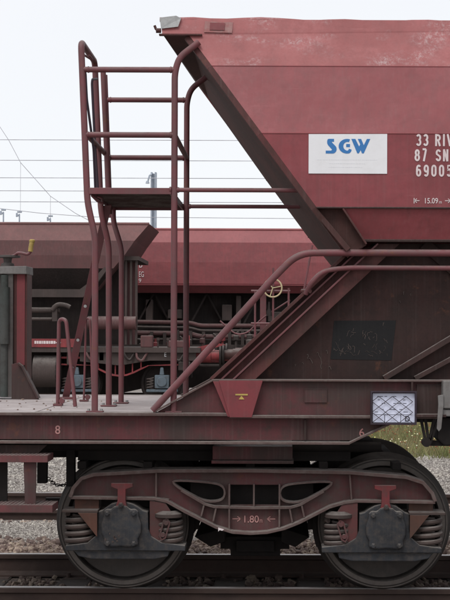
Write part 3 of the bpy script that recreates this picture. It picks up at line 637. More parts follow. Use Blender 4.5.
# brace
a, b = P(107, 206, -.6), P(66, 398, .5)
m = MB(); d = (b - a); w = Vector((.028, 0, 0)); t = Vector((0, .008, 0))
m.add([a - w, a + w, b + w, b - w, a - w + t, a + w + t, b + w + t, b - w + t], [(0, 1, 2, 3), (7, 6, 5, 4), (0, 4, 5, 1), (1, 5, 6, 2), (2, 6, 7, 3), (3, 7, 4, 0)])
m.box(b.x - .07, b.x + .07, b.y - .05, b.y + .05, 1.2567, 1.275)
br = m.build('brace', 'tube_red', wagon, bevel=.002)
m = MB()
for k in (.5, .68, .83): c = a + d * k; m.cyl((c.x, c.y - .02, c.z), (c.x, c.y + .01, c.z), .012, 8)
m.build('bolt', 'galv', br)
pts_ = [P(random.uniform(8, 46), random.uniform(399, 409), 0) for _ in range(26)]
k = MB()
for i in range(34):
    x = random.uniform(-2.2, -1.35); y = random.uniform(-1.2, .9); a = random.uniform(.004, .010)
    k.add([(x + a * random.uniform(.6, 1.2) * math.cos(t), y + a * math.sin(t), 1.257 + h) for h in (0, a * .8) for t in (0, 1.4, 2.9, 4.4)], [(0, 1, 2, 3), (7, 6, 5, 4), (0, 4, 5, 1), (1, 5, 6, 2), (2, 6, 7, 3), (3, 7, 4, 0)])
tag(k.build('stone_crumbs', 'stone_brown'), 'small crumbs of stone scattered on the dusty wagon deck', 'debris', kind='stuff')
# small hand hoops standing on deck
for (p1, t1, t2, p2, r) in (((58, 406, -.5), (59, 320, -.5), (66, 320, -.55), (75.5, 407, -.6), .014), ((84, 401, .15), (86, 319, .15), (90, 319, .1), (93, 402, .1), .008)):
    q1 = P(*p1); q1.z = 1.2565; q2 = P(*p2); q2.z = 1.2565
    m = MB(); m.tube([q1, P(*t1), P(*t2), q2], r, .06); m.box(q1.x - .03, q1.x + .035, q1.y - .03, q1.y + .03, 1.2567, 1.27); m.cyl((q1.x + .03, q1.y - .02, 1.29), (q1.x + .03, q1.y + .02, 1.29), .02, 10)
    m.build('hand_hoop', 'tube_red', wagon)

# screw brake stand at left ------------------------------------------
yb = .45; m = MB()
m.pp([(9, 274), (26.5, 274), (26.5, 398), (9, 398)], yb, yb + .02, yb + .24); stx = m.build('brake_stand', 'beam_brown', wagon, bevel=.003)
m = MB(); m.pp([(16.5, 275), (24.5, 275), (24.5, 366), (16.5, 366)], yb, yb + .012, yb + .019); m.build('stand_panel', 'bracket_red', stx)
m = MB(); m.pp([(-14, 268), (26.8, 267), (27, 275), (-14, 275)], yb, yb - .03, yb + .27); m.build('stand_cap', 'grey_light', stx, bevel=.004)
m = MB(); m.pp([(-12, 275), (1, 275), (1, 398), (-12, 398)], yb, yb + .02, yb + .2); m.pp([(8.3, 275), (13, 275), (13, 398), (8.3, 398)], yb, yb - .01, yb + .019); m.build('stand_column', 'grey_paint', stx)
m = MB(); m.cyl(P(4.5, 276, yb), P(4.5, 398, yb), .032); m.cyl(P(4.5, 288, yb - .02), P(4.5, 345, yb - .02), .038); m.build('brake_spindle', 'green_grey', stx)
m = MB(); m.pp([(12, 365), (20, 363.5), (23, 367), (39, 397.5), (39, 402), (12, 402)], yb, yb - .012, yb + .0); m.strip(PX([(19, 364), (23, 367), (39, 399)], yb), .014, yb - .05, yb + .05); m.build('stand_gusset', 'frame_red', stx, bevel=.002)
q1 = P(5, 268, yb); m = MB(); m.lathe([(0, 0), (0, .055), (.03, .05), (.04, .03), (.075, .035), (.08, .10), (.095, .10), (.10, .02), (.10, 0)], (q1.x, q1.y + .1, q1.z), 'z', 24); m.build('crank_hub', 'grey_paint', stx)
m = MB(); m.tube([P(9, 257.5, yb + .1), P(14, 257, yb + .1), P(17.5, 253.8, yb + .05), P(22, 254, yb), P(27, 255.5, yb), P(30, 253.5, yb), P(31, 248, yb)], .012, .02); cr = m.build('crank_arm', 'tube_red', stx)
m = MB(); m.tube([P(30.2, 252.5, yb), P(30.6, 248, yb), P(31.8, 242.5, yb)], .019); m.lathe([(0, .022), (.012, .024), (.02, .015), (.021, 0)], tuple(P(31.8, 242.8, yb)), 'z', 12); m.build('crank_grip', 'yellow', cr)

# ladder step hanging at left -----------------------------------------
m = MB(); m.pp([(24.5, 462), (37.5, 462), (36.8, 507), (26, 507)], -1.38, -1.40, -1.388); m.build('step_hanger', 'frame_red', wagon, bevel=.002)
m = MB(); m.pp([(-18, 462), (9, 462), (9, 507), (-18, 507)], -1.2, -1.25, -1.23); m.build('step_hanger', 'bogie_black', wagon)
for (x1_, yt, yb_) in ((48.5, 456, 463), (53.5, 505.5, 513)):
    m = MB(); m.pp([(-40, yt), (x1_, yt), (x1_, yb_), (-40, yb_)], -1.42, -1.44, -1.20); 
    for i in range(22):
        x = P(-40 + i * 4.1, 0, -1.42).x; m.box(x, x + .012, -1.43, -1.21, P(0, yt, -1.42).z, P(0, yt, -1.42).z + .003)
    m.build('foot_step', 'step_red', wagon, bevel=.002)
m = MB(); m.pp([(38, 446), (48, 446), (47.5, 484), (38, 484)], -.9, -.92, -.86); m.pp([(67, 446), (75.5, 446), (75.5, 487), (67, 487)], -.9, -.92, -.86); m.box(sx(46, 1), sx(70, 1), 1.0, 1.06, .36, .42)
m.build('brake_hanger', 'bogie_black', wagon, bevel=.003)
m = MB(); p0, p1 = P(47.5, 478, -.9), P(69, 483.5, -.9); N_ = 9
for i in range(N_):
    t = (i + .5) / N_; c = p0.lerp(p1, t); c.z -= .035 * 4 * t * (1 - t)
    R_ = [(.011 * math.cos(a) * 1.5, .008 * math.sin(a)) for a in np.linspace(0, 2 * math.pi, 9)]
    m.tube([(c.x + u, c.y + (w if i % 2 else 0), c.z + (0 if i % 2 else w)) for u, w in R_], .0036, n=6, cap=False)
m.build('chain', 'bogie_black', wagon)

# label holder ----------------------------------------------------------
m = MB(); m.ps([(371.5, 391.5), (416, 391.5), (416, 423.5), (371.5, 423.5)], -1.41, 2.4, -1.425, -1.39, True); m.pp([(371, 391), (416.5, 391), (416.5, 424), (371, 424)], -1.41, -1.388, -1.372)
lh = m.build('label_holder', 'label_frame', wagon, bevel=.002)
m = MB(); m.pp([(373, 393), (414.8, 393), (414.8, 422), (373, 422)], -1.392, -1.393, -1.3895); lb = m.build('label_card', 'label_white', lh)
m = MB(); dxm, dym = 13.6, 10.6
for i in range(-1, 4):
    for j in range(-1, 4):
        cx, cy = 379 + i * dxm, 396 + j * dym
        for (ax, ay, bx, by) in ((cx, cy, cx + dxm / 2, cy + dym / 2), (cx, cy, cx - dxm / 2, cy + dym / 2), (cx, cy, cx + dxm / 2, cy - dym / 2), (cx, cy, cx - dxm / 2, cy - dym / 2)):
            if min(ax, bx) > 372 and max(ax, bx) < 416 and min(ay, by) > 391.5 and max(ay, by) < 423: m.tube([P(ax, ay, -1.408), P(bx, by, -1.408)], .0022, n=6)
m.build('wire_mesh', 'label_frame', lh)
m = MB(); m.ps([(385, 414), (385, 421.5)], -1.394, .5, -1.3945, -1.3935); m.ps([(401, 414), (401, 421.5)], -1.394, .5, -1.3945, -1.3935); m.ps([(375, 414.3), (412, 414.3)], -1.394, .4, -1.3945, -1.3935)
for i in range(22):
    x = random.uniform(374, 405); y = random.choice((396, 399.5, 403, 409, 411.5)); m.ps([(x, y), (x + random.uniform(1, 4), y)], -1.394, .5, -1.3945, -1.3935)
m.build('card_print', 'ink', lb)
lettering('D', 405.5, 415.5, 410, 421, -1.394, 'ink', lb, bold=.005, th=.002)

# gear at the right edge --------------------------------------------------
m = MB(); m.pp([(417, 384), (444, 384), (444, 414), (417, 414)], -1.35, -1.345, -1.331); m.ps([(416, 415), (446, 415)], -1.4, 3, -1.43, -1.2)
m.build('valve_bracket', 'frame_brown', wagon, bevel=.003)
m = MB(); m.pp([(443, 380), (520, 380), (520, 408), (443, 408)], -1.43, -1.44, -1.15); m.pp([(443, 409), (520, 409), (520, 416), (443, 416)], -1.43, -1.425, -1.15); m.build('valve_box', 'grey_light', wagon, bevel=.008)
m = MB(); m.pp([(438, 395), (443.5, 394), (443.8, 403), (441.5, 428), (439, 431), (437, 428), (438.5, 404)], -1.45, -1.46, -1.445); m.build('valve_lever', 'grey_light', wagon, bevel=.003)
m = MB()
for p, q_ in (((421, 417), (426.5, 443)), ((425.5, 417), (429, 440)), ((434.5, 417), (430, 440)), ((438, 420), (430, 444))): m.ps([p, q_], -1.35, 2.6, -1.36, -1.33)
m.lathe([(0, 0), (0, .03), (.06, .03), (.06, 0)], tuple(P(427, 442, -1.37)), 'y', 16); m.pp([(428, 439), (437, 441), (450, 440), (470, 440), (470, 446), (430, 446)], -1.35, -1.3, -1.25)
m.build('brake_linkage', 'bogie_black', wagon)
m = MB(); m.pp([(437.5, 417), (500, 417), (500, 443), (444, 445), (437, 438)], -1.3, -1.33, -1.0); m.build('brake_cylinder_housing', 'bogie_black', wagon, bevel=.01)

# ------------------------------------------------------------------ bogie
BZ = .46; AX = [(124.7 - VX) * 10.0 / F, (383.3 - VX) * 10.0 / F]; XM = sum(AX) / 2
wp = [(.0, .0), (.0, .10), (.05, .11), (.075, .15), (.085, .30), (.06, .385), (.012, .395), (.0, .402), (.0, .448), (.006, .456), (.012, .4595), (.09, .4605), (.105, .470), (.112, .484), (.122, .4885), (.131, .483), (.135, .470), (.135, .39), (.10, .38), (.10, .12), (.135, .10), (.135, 0)]
for ax in AX:
    m = MB(); m.cyl((ax, -.7, BZ), (ax, .7, BZ), .085, 20); m.cyl((ax, -1.05, BZ), (ax, 1.05, BZ), .06, 16); axo = m.build('axle', 'bogie_black', wagon)
    for s in (-1, 1):
        m = MB(); m.lathe([(s * (.80 - h), r) for h, r in wp[:7]], (ax, 0, BZ), 'y', 96); m2 = MB()
        m2.lathe([(s * (.80 - h), r) for h, r in wp[5:]], (ax, 0, BZ), 'y', 96)
        m3 = MB(); m3.lathe([(s * (.80 + a_), r_) for a_, r_ in ((-.004, .401), (.003, .404), (.003, .432), (-.001, .435), (-.001, .440), (.002, .443), (.002, .449), (-.002, .451))], (ax, 0, BZ), 'y', 96); m3.build('wheel_rim_face', 'wheel_rim', axo)
        wo_ = m2.build('wheel', 'wheel_steel', axo); m.build('wheel_disc', 'wheel_web', axo)
        wo_.data.set_sharp_from_angle(angle=math.radians(50))
top = [(72, 497), (75, 488), (83, 478.5), (95, 474.5), (160, 470.5), (253, 470), (350, 471.5), (406, 476), (423, 481.5), (432, 492), (435, 500)]
bot = [(435, 501), (356, 500), (345, 501.5), (330, 506), (300, 521.5), (285, 527.5), (268, 531.5), (251, 532.5), (234, 531.5), (217, 526.5), (186, 511), (168, 501), (156, 498.5), (72, 497.5)]
hl = [(177, 482.3), (180, 481), (213, 483.5), (222, 488), (224, 493.5), (221, 499), (213, 501), (205, 500), (182, 489)]
def chaikin(p, n=2):
    for _ in range(n): p = [q for i in range(len(p)) for q in ((p[i][0] * .75 + p[(i + 1) % len(p)][0] * .25, p[i][1] * .75 + p[(i + 1) % len(p)][1] * .25), (p[i][0] * .25 + p[(i + 1) % len(p)][0] * .75, p[i][1] * .25 + p[(i + 1) % len(p)][1] * .75))]
    return p
hl = chaikin([(173, 480), (213, 482.5), (224, 486), (226, 494), (222, 501), (205, 502), (186, 492), (175, 485)])
def mir(p): return [(506 - a, b + .6) for a, b in p]
hr_ = [(230.8, 485), (279.3, 485), (279.3, 505), (230.8, 505)]
BY = -1.05
for s in (-1, 1):
    m = holed(top + bot[1:-1], [hl, mir(hl)[::-1], hr_], BY, s * 1.035, s * 1.02)
    fr = m.build('bogie_frame', 'bogie_red', wagon)
    m = MB(); m.ps(top, BY, 3.6, s * 1.12, s * .94); m.ps(bot[::-1], BY, 3.0, s * 1.11, s * .95); m.build('frame_flange', 'flange_dusty', fr, bevel=.004)
    m = MB()
    for h in (hl, mir(hl)): m.ps(h, BY, 2.0, s * 1.075, s * 1.0, True)
    m.ps([(182, 490), (205, 503.5), (215, 506.5), (253, 507.5), (291, 507), (301, 504), (324, 490.6)], BY, 2.6, s * 1.09, s * 1.0)
    m.build('inner_flange', 'flange_dusty', fr, bevel=.002)
    m = MB()
    for p, q_ in (((230, 484), (230, 530)), ((280, 484), (280, 528)), ((254.5, 484), (254.5, 507)), ((205, 504), (202, 516)), ((217, 507), (214, 521)), ((302, 504), (305, 517)), ((290, 507), (293, 522)), ((157, 472), (157, 498)), ((163, 499), (170, 500)), ((350, 473), (352, 500))):
        m.ps([p, q_], BY, 1.7, s * 1.085, s * 1.03)
    m.build('frame_rib', 'flange_dusty', fr, bevel=.002)
    if s < 0:
        lettering('1.80', 245, 515.6, 259.5, 522.6, -1.037, 'letter_pink', fr, bold=.004)
        lettering('m', 260.3, 519.5, 263, 522.6, -1.037, 'letter_pink', fr)
        for arr in (([(233, 519), (241.5, 519)], [(238, 516.6), (241.5, 519), (238, 521.4)]), ([(267.5, 519), (276, 519)], [(271, 516.6), (267.5, 519), (271, 521.4)])):
            m = MB()
            for pts in arr: m.ps(pts, -1.037, .8, -1.039, -1.0355)
            m.build('dimension_arrow', 'letter_pink', fr)
        m = MB(); m.pp([(219, 527.5), (225, 529.3), (223, 530.8), (220.5, 530), (219, 531.5)], -1.1, -1.113, -1.110); m.build('chalk_mark', 'letter_white', fr)
    for fl in (0, 1):
        def fx(pts): return [((508.5 - a) if fl else a, b + (1.2 if fl else 0)) for a, b in pts]
        YB = -1.12
        m = MB(); m.pp(fx([(66, 546.5), (88, 543.5), (96, 537), (98.5, 530), (98.5, 512.5), (103, 511), (107, 508), (112, 504.5), (118, 502.8), (127, 502.8), (133, 504.5), (139, 508), (143, 511), (148.5, 512.5), (149, 530), (152, 537), (162, 543), (186, 546), (186, 551.5), (66, 551.5)]), YB, s * 1.12, s * .92)
        bx = m.build('axle_box', 'box_blue', wagon, bevel=.006)
        m = MB(); m.pp(fx([(105, 511), (108, 508.6), (112, 509.5), (115, 506.6), (121, 505), (127, 505.6), (131.5, 509.5), (136, 508.6), (139.5, 511.5), (140, 517), (142.5, 524), (142, 533), (139, 539), (139.5, 545), (134, 547.5), (122, 546.5), (109, 547.5), (104.5, 545), (105, 539), (102.5, 533), (102.2, 524), (104.5, 517)]), YB, s * 1.155, s * 1.12)
        m.build('box_cover', 'box_blue', bx, bevel=.012)
        m = MB()
        for px_, py_ in fx([(108.5, 513.5), (135, 513.5), (109, 543.5), (135, 543.5), (122, 505)]):
            c = P(px_, py_, YB); m.lathe([(0, 0), (0, .011), (.01, .011), (.012, .017), (.03, .017)], (c.x, s * 1.185 if s < 0 else 1.155, c.z), 'y', 6, False)
        m.build('cover_bolt', 'box_blue', bx)
        if s < 0 and not fl:
            m = MB()
            for i in range(9):
                a_, b_ = random.uniform(105, 122), random.uniform(533, 544); m.pp([(a_ + random.uniform(.4, 1.6) * math.cos(t), b_ + random.uniform(.4, 1.6) * math.sin(t)) for t in np.linspace(0, 5.6, 7)], YB, -1.1575, -1.1552)
            m.build('paint_speck', 'spring_grey', bx)
        m = MB(); m.pp(fx([(74, 552), (170, 552), (168.5, 557.5), (155, 560.3), (92, 560.3), (79, 557.5)]), YB, s * 1.10, s * .88); m.build('box_tray', 'box_blue', bx, bevel=.006)
        # brackets
        m = MB(); m.pp(fx([(74, 499), (98.3, 499), (98.3, 511), (74, 511)]), YB, s * 1.06, s * 1.045); m.pp(fx([(79, 513), (98.3, 513), (98.3, 537)]), YB, s * 1.15, s * 1.135); m.build('spring_bracket', 'bogie_rust', wagon, bevel=.002)
        m = MB(); m.pp(fx([(150, 501), (166, 504), (171, 512), (168, 526), (163, 541), (158, 542), (150, 538)]), YB, s * 1.10, s * 1.08); lk = m.build('link_bracket', 'link_red', wagon, bevel=.003)
        m = MB(); m.ps(fx([(167.5, 519), (170.5, 523), (166, 538), (162.5, 540), (160.5, 536), (164.5, 521)]), YB, 1.8, s * 1.135, s * 1.105, True)
        for c_ in fx([(167, 523), (163.6, 535)]): c = P(*c_, YB); m.cyl((c.x, s * 1.14, c.z), (c.x, s * 1.08, c.z), .016, 12)
        m.build('hanger_link', 'bogie_red', lk)
        m = MB(); m.ps(fx([(63, 511.5), (99, 511.5)]), YB, 2.6, s * 1.15, s * .95); m.lathe([(-.0, 0), (.0, .10), (.025, .10), (.045, .06)], (P(*fx([(169, 516)])[0], BY).x, s * 1.05, P(0, 517, BY).z), 'z', 24)
        m.build('spring_seat', 'spring_grey', wagon, bevel=.003)
        m = MB(); m.pp(fx([(112, 483.5), (133.5, 483.5), (133.5, 487), (126.5, 489.5), (126.5, 501), (128, 509), (116, 509), (118.5, 501), (118.5, 489.5), (112, 487)]), YB, s * 1.145, s * 1.11) ; tb = m.build('tee_bracket', 'bogie_bright_red', wagon, bevel=.003)
        c = P(*fx([(122, 505)])[0], YB); m = MB(); m.lathe([(0, 0), (0, .018), (.03, .018)], (c.x, -1.175 if s < 0 else 1.145, c.z), 'y', 6, False); m.build('bolt', 'spring_grey', tb)
        m = MB(); m.pp(fx([(99, 498), (149, 498), (149, 510), (99, 510)]), YB, s * .96, s * .94); m.build('recess_shade_plate', 'bogie_black', wagon)  # black plate put in for the shaded gap above the axle box
        for (cx_, R_, zt_, zb_) in ((80, .088, 514, 545), (169, .086, 519, 545)):
            cx2 = fx([(cx_, 0)])[0][0]; c = P(cx2, 0, -1.05); z1_, z0_ = P(0, zt_ + (1.2 if fl else 0), -1.05).z, P(0, zb_ + (1.2 if fl else 0), -1.05).z
            m = MB(); turns = 4.6; n_ = int(turns * 22)
            m.tube([(c.x + R_ * math.cos(2 * math.pi * i / 22), s * 1.02 + R_ * math.sin(2 * math.pi * i / 22), z0_ + (z1_ - z0_) * i / n_) for i in range(n_ + 1)], .0175, n=8)
            m.tube([(c.x + .045 * math.cos(-2 * math.pi * i / 16), s * 1.02 + .045 * math.sin(-2 * math.pi * i / 16), z0_ + (z1_ - z0_) * i / 110) for i in range(111)], .011, n=6)
            m.build('coil_spring', 'spring_grey', wagon)
m = MB(); m.box(sx(196, -.3), sx(312, -.3), -.93, .93, .52, .80); m.box(XM - 1.0, XM - .93, -.9, .9, .55, .75); m.box(XM + .93 - .04, XM + 1.0, -.9, .9, .55, .75)
m.pp([(226, 534), (283, 534), (283, 540), (290, 540), (290, 546), (281, 546), (281, 553), (232, 553), (232, 546), (222, 546), (222, 540), (226, 540)], -.3, -.45, .2)
m.pp([(237, 541), (275, 541), (275, 552), (237, 552)], -.5, -.5, -.46)
m.pp([(196, 535), (226, 526), (226, 540), (212, 545)], -.5, -.6, .3); m.pp([(310, 535), (282, 526), (282, 540), (296, 545)], -.5, -.6, .3)
m.build('brake_beam', 'bogie_black', wagon, bevel=.004)
for ax in AX:
    for k in ((1,) if ax < XM else (-1,)):
        for s in (-1, 1):
            m = MB(); pts = []
            for t in np.linspace(-.35, .35, 8): pts.append((ax + k * .475 * math.cos(t), BZ + .475 * math.sin(t)))
            m.strip(pts, .03, s * .71, s * .80); m.strip([(ax + k * .50, BZ - .05), (ax + k * .53, BZ + .35)], .04, s * .74, s * .77); m.build('brake_block', 'bogie_black', wagon)

# ================================================================ BACKGROUND WAGONS
def band(m, pts_l, pts_r): pass
def bg_wagon(name, label, cat, ys0, gr, secs, edge, xfar, mats, width=2.9):
    """secs: list of (py, inset, px edge at that height); body runs from the edge to world x xfar"""
    t = thing(name, label, cat, (xfar * .5, ys0 + width / 2, .25), gr)
    L_ = []
    for (py, ins, px) in secs: L_.append(Vector(v3(px, py, ys0)) ); L_[-1].y = ys0 + ins
    for i in range(len(L_) - 1):
        a, b = L_[i], L_[i + 1]; q = MB()
        for k in (0, 1):
            f = (lambda v: Vector((v.x, 2 * ys0 + width - v.y, v.z))) if k else (lambda v: v)
            q.add([f(a), f(b), (xfar, f(b).y, b.z), (xfar, f(a).y, a.z)], [(0, 1, 2, 3)])
        q.build('side_band', mats[i], t)
    q = MB()
    for i in range(len(L_) - 1):
        a, b = L_[i], L_[i + 1]; q.add([a, b, (b.x, 2 * ys0 + width - b.y, b.z), (a.x, 2 * ys0 + width - a.y, a.z)], [(0, 1, 2, 3)])
    q.build('end_plate', edge, t)
    a, b = L_[0], L_[-1]; q = MB()
    q.add([(a.x, a.y, a.z), (a.x, 2 * ys0 + width - a.y, a.z), (xfar, 2 * ys0 + width - a.y, a.z), (xfar, a.y, a.z)], [(0, 1, 2, 3)]); q.tube([a, (xfar, a.y, a.z)], .03, n=8); q.build('top_rim', mats[0], t)
    q = MB(); q.add([(b.x, b.y, b.z), (b.x, 2 * ys0 + width - b.y, b.z), (xfar, 2 * ys0 + width - b.y, b.z), (xfar, b.y, b.z)], [(0, 1, 2, 3)]); q.build('underside', 'bg_dark', t)
    return t
def bogie_bg(t, pxs, y, z=.25):
    for px in pxs:
        x = P(px, 0, y).x; c = (x, 0, z + .46)
        m = MB()
        for yy in (y + .3, y + 1.8): m.lathe([(0, 0), (0, .1), (.03, .4), (0, .41), (0, .46), (.1, .46), (.13, .49), (.13, 0)], (x, yy, z + .46), 'y', 32)
        m.cyl((x, y + .1, z + .46), (x, y + 2.2, z + .46), .07); m.build('wheel', 'bg_dark', t)
        m = MB(); m.box(x - .15, x + .15, y - .02, y + .15, z + .36, z + .64); m.box(x - .33, x + .33, y, y + .15, z + .28, z + .34); m.cyl((x, y - .06, z + .5), (x, y, z + .5), .11); m.prism([(x - .05, z + .64), (x + .05, z + .64), (x + .03, z + .80), (x - .03, z + .80)], y - .01, y + .05)
        m.build('axle_box', 'bg_box_blue', t, bevel=.015)
        for k in (-.25, .25):
            m = MB(); m.tube([(x + k + .07 * math.cos(i * .7), y + .07 + .07 * math.sin(i * .7), z + .34 + i * .24 / 36) for i in range(37)], .015, n=6); m.build('coil_spring', 'bg_grey', t)
    x0, x1 = P(pxs[0], 0, y).x, P(pxs[1], 0, y).x; xm = (x0 + x1) / 2
    cur = [(x0 - .4, z + .86), (x0 + .3, z + .84)] + [(xm + k, z + .84 - .22 * math.cos(k / .62 * math.pi / 2) ** 1.3) for k in np.linspace(-.6, .6, 9)] + [(x1 - .3, z + .84), (x1 + .4, z + .86)]
    m = MB(); m.strip(cur, .035, y + .02, y + .2); m.strip([(x0 - .4, z + 1.0), (x1 + .4, z + 1.0)], .04, y + .02, y + .2)
    for k in np.linspace(-.45, .45, 6): m.strip([(xm + k, z + .98), (xm + k, z + .84 - .2 * math.cos(k / .62 * math.pi / 2) ** 1.3)], .025, y + .03, y + .1)
    m.build('bogie_frame', 'bg_red', t)
YA = 19.2
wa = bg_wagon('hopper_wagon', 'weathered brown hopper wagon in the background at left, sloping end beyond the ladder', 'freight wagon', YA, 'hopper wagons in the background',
              [(223.5, .22, 148), (241, .06, 134), (256, 0, 124), (269, 0, 113), (290, .3, 95)], 'bg_brown', -11.5, ['bg_brown_light', 'bg_brown', 'bg_brown', 'bg_dark'])  # lowest slope gets the dark material, its shade put into the colour
m = MB(); m.pp([(-200, 290), (80, 290), (92, 281), (104, 268), (108, 269), (97, 284), (83, 298), (-200, 298)], YA, YA - .05, YA + .1); m.build('body_beam', 'bg_grey', wa)
lettering('3', 28.2, 291.5, 31.2, 297, YA - .06, 'sign_white', wa)
m = MB(); m.pp([(-200, 298), (85, 298), (105, 270), (125, 262), (125, 345), (-200, 345)], YA + .8, YA + .75, YA + .85); m.build('dark_side_plate', 'bg_dark', wa)
m = MB()
for x in (126, 131, 136.3): m.pp([(x - 1, 257), (x + 1, 257), (x + 1, 345), (x - 1, 345)], YA + .3, YA + .25, YA + .35)
m.pp([(124, 257), (139, 257), (139, 261), (124, 261)], YA + .3, YA + .2, YA + 2.4); m.build('end_post', 'bg_grey', wa)
m = MB(); m.pp([(124, 262), (137, 262), (137, 345), (124, 345)], YA + 1.2, YA + 1.15, YA + 1.2); m.build('end_panel', 'bg_brown', wa)
m = MB(); m.cyl(P(88, 323.5, YA + .2), P(136, 323.5, YA + .2), .14, 20); m.build('air_reservoir', 'bg_brown', wa)
m = MB(); m.cyl(P(26, 311, YA + .1), P(60, 311, YA + .1), .06); m.cyl(P(26, 320, YA + .1), P(52, 320, YA + .1), .035); m.tube([P(52, 311, YA), P(57, 305, YA), P(66, 306, YA), P(70, 308, YA)], .05, .1); m.box(*[P(52, 0, YA).x, P(57, 0, YA).x], YA, YA + .2, P(0, 322, YA).z, P(0, 306, YA).z)
m.build('discharge_gear', 'bg_grey', wa)
m = MB(); m.pp([(-200, 339.5), (80, 339.5), (80, 348), (-200, 348)], YA, YA, YA + .1); fs = m.build('frame_strip', 'bg_red', wa)
m = MB(); x = 34.5
for w_ in (2, 1.6, 2.4, 1.2, 2.2, 2.2, 1.4, 2.6, 1.8): m.pp([(x, 341.7), (x + w_, 341.7), (x + w_, 344.6), (x, 344.6)], YA, YA - .006, YA - .001); x += w_ + .45
m.pp([(x, 342.9), (x + 5, 342.9), (x + 5, 344), (x, 344)], YA, YA - .006, YA - .001); m.build('frame_marking', 'letter_white', fs)
m = MB(); m.pp([(-200, 348), (200, 348), (200, 353), (-200, 353)], YA, YA + .02, YA + 2.8); m.pp([(80, 349), (196, 349), (196, 361), (150, 361), (120, 366), (80, 362)], YA + .1, YA + .1, YA + .2); m.build('underframe', 'bg_grey', wa)
lettering('E', 164.5, 353, 166.5, 357, YA + .09, 'sign_white', wa)
m = MB(); m.cyl(P(35, 372, YA + .3), P(58, 372, YA + .3), .34, 20); m.build('brake_tank', 'bg_grey', wa); m = MB(); m.lathe([(0, 0), (0, .34), (.1, .36), (.1, 0)], tuple(P(57.5, 372, YA + .3)), 'x', 24); m.build('tank_flange', 'bg_dark', wa)
m = MB(); m.pp([(-200, 353), (192, 353), (192, 378), (120, 394), (-200, 394)], YA + 1.3, YA + 1.2, YA + 1.5); m.build('shade_fill_box', 'bg_dark', wa)  # dark box added behind the bogie to stand for the shade there
bogie_bg(wa, (77, 162), YA + .15)
def buffer(t, px, py, y, dr, m1='bg_red'):
    for yy in (y, y + 1.75):
        c = P(px, py, y); b = MB(); b.lathe([(0, 0), (0, .14), (dr * .32, .13), (dr * .32, .10), (dr * .50, .10), (dr * .50, .0)], (c.x, yy, c.z), 'x', 20); b.build('buffer_stock', m1, t)
        b = MB(); b.lathe([(dr * .50, 0), (dr * .50, .23), (dr * .54, .235), (dr * .57, .15), (dr * .575, 0)], (c.x, yy, c.z), 'x', 24); b.build('buffer_head', 'bg_dark', t)
buffer(wa, 196, 356, YA + .5, 1)
m = MB()
for px in (188, 192, 246): pass
m.tube([P(184, 348, YA + .3), P(184, 336, YA + .3), P(189, 336, YA + .3), P(189, 348, YA + .3)], .02, .03, n=8); m.pp([(192, 349), (215, 343), (226, 345), (200, 352)], YA + .4, YA + .4, YA + .5); m.build('coupling_gear', 'bg_red', wa)
m = MB()
for x in (150, 158, 168, 183): m.tube([P(x, 350, YA + .4), P(x, 338 + (x % 5), YA + .4)], .018, n=6); m.lathe([(0, 0), (0, .035), (.06, .035), (.06, 0)], tuple(P(x, 338 + (x % 5), YA + .4)), 'z', 8)
m.build('valve', 'bg_grey', wa)
# right red wagon on the last track
YR = 23.6
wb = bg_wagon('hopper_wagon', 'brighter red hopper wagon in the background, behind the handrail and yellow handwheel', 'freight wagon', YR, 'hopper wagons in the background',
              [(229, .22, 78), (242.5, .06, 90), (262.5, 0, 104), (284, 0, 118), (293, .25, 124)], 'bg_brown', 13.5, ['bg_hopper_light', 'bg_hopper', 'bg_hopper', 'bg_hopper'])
m = MB(); m.pp([(60, 284.6), (560, 284.6), (560, 285.6), (60, 285.6)], YR, YR - .02, YR); m.build('fold_lip', 'hopper_red', wb)
m = MB(); m.pp([(60, 293), (560, 293), (560, 345), (60, 345)], YR + .9, YR + .85, YR + .9); m.build('dark_side_plate', 'bg_dark', wb)
m = MB()
for x in (150, 203, 256, 309, 362): m.ps([(x - 22, 342), (x + 4, 294)], YR + .6, 1.8, YR + .5, YR + .6); m.ps([(x + 30, 342), (x + 4, 294)], YR + .6, 1.8, YR + .61, YR + .7)
m.build('strut', 'bg_dark', wb)
m = MB(); m.pp([(60, 345), (560, 345), (560, 353), (60, 353)], YR, YR, YR + .1); m.cyl(P(60, 336, YR + .3), P(560, 336, YR + .3), .04, 10); m.cyl(P(60, 340, YR + .2), P(560, 340, YR + .2), .03, 10)
for x in range(150, 330, 13): m.pp([(x, 330 + x % 4), (x + 3, 330 + x % 4), (x + 3, 345), (x, 345)], YR + .1, YR + .1, YR + .2)
m.build('underframe', 'bg_grey', wb)
lettering('EG', 138.8, 272, 143.6, 277.5, YR - .01, 'letter_white', wb); lettering('B', 139, 262, 142, 268, YR - .01, 'letter_white', wb); lettering('9', 138.6, 279, 141, 283, YR - .01, 'letter_white', wb)
m = MB(); m.pp([(60, 353), (560, 353), (560, 388), (60, 388)], YR + 1.3, YR + 1.2, YR + 1.5); m.build('shade_fill_box', 'bg_dark', wb)  # another added dark box, shade for the space below this wagon
bogie_bg(wb, (330, 400), YR + .15)
for i in range(16):
    x = 142 + i * 11.5 + (i * 37 % 7); h = 4 + (i * 53 % 13)
    m = MB(); m.tube([P(x, 352, YR - .2), P(x, 352 - h - 6, YR - .2), P(x + (i % 3 - 1) * 3, 352 - h - 8, YR - .2)], .03, .04, n=6); m.lathe([(0, 0), (0, .07), (.09, .07), (.11, .04), (.11, 0)], tuple(P(x, 352 - h, YR - .2)), 'z', 8); m.build('valve_lever', ('bg_grey', 'bg_red', 'bg_brown')[i % 3] if i % 4 else 'bg_grey', wb)
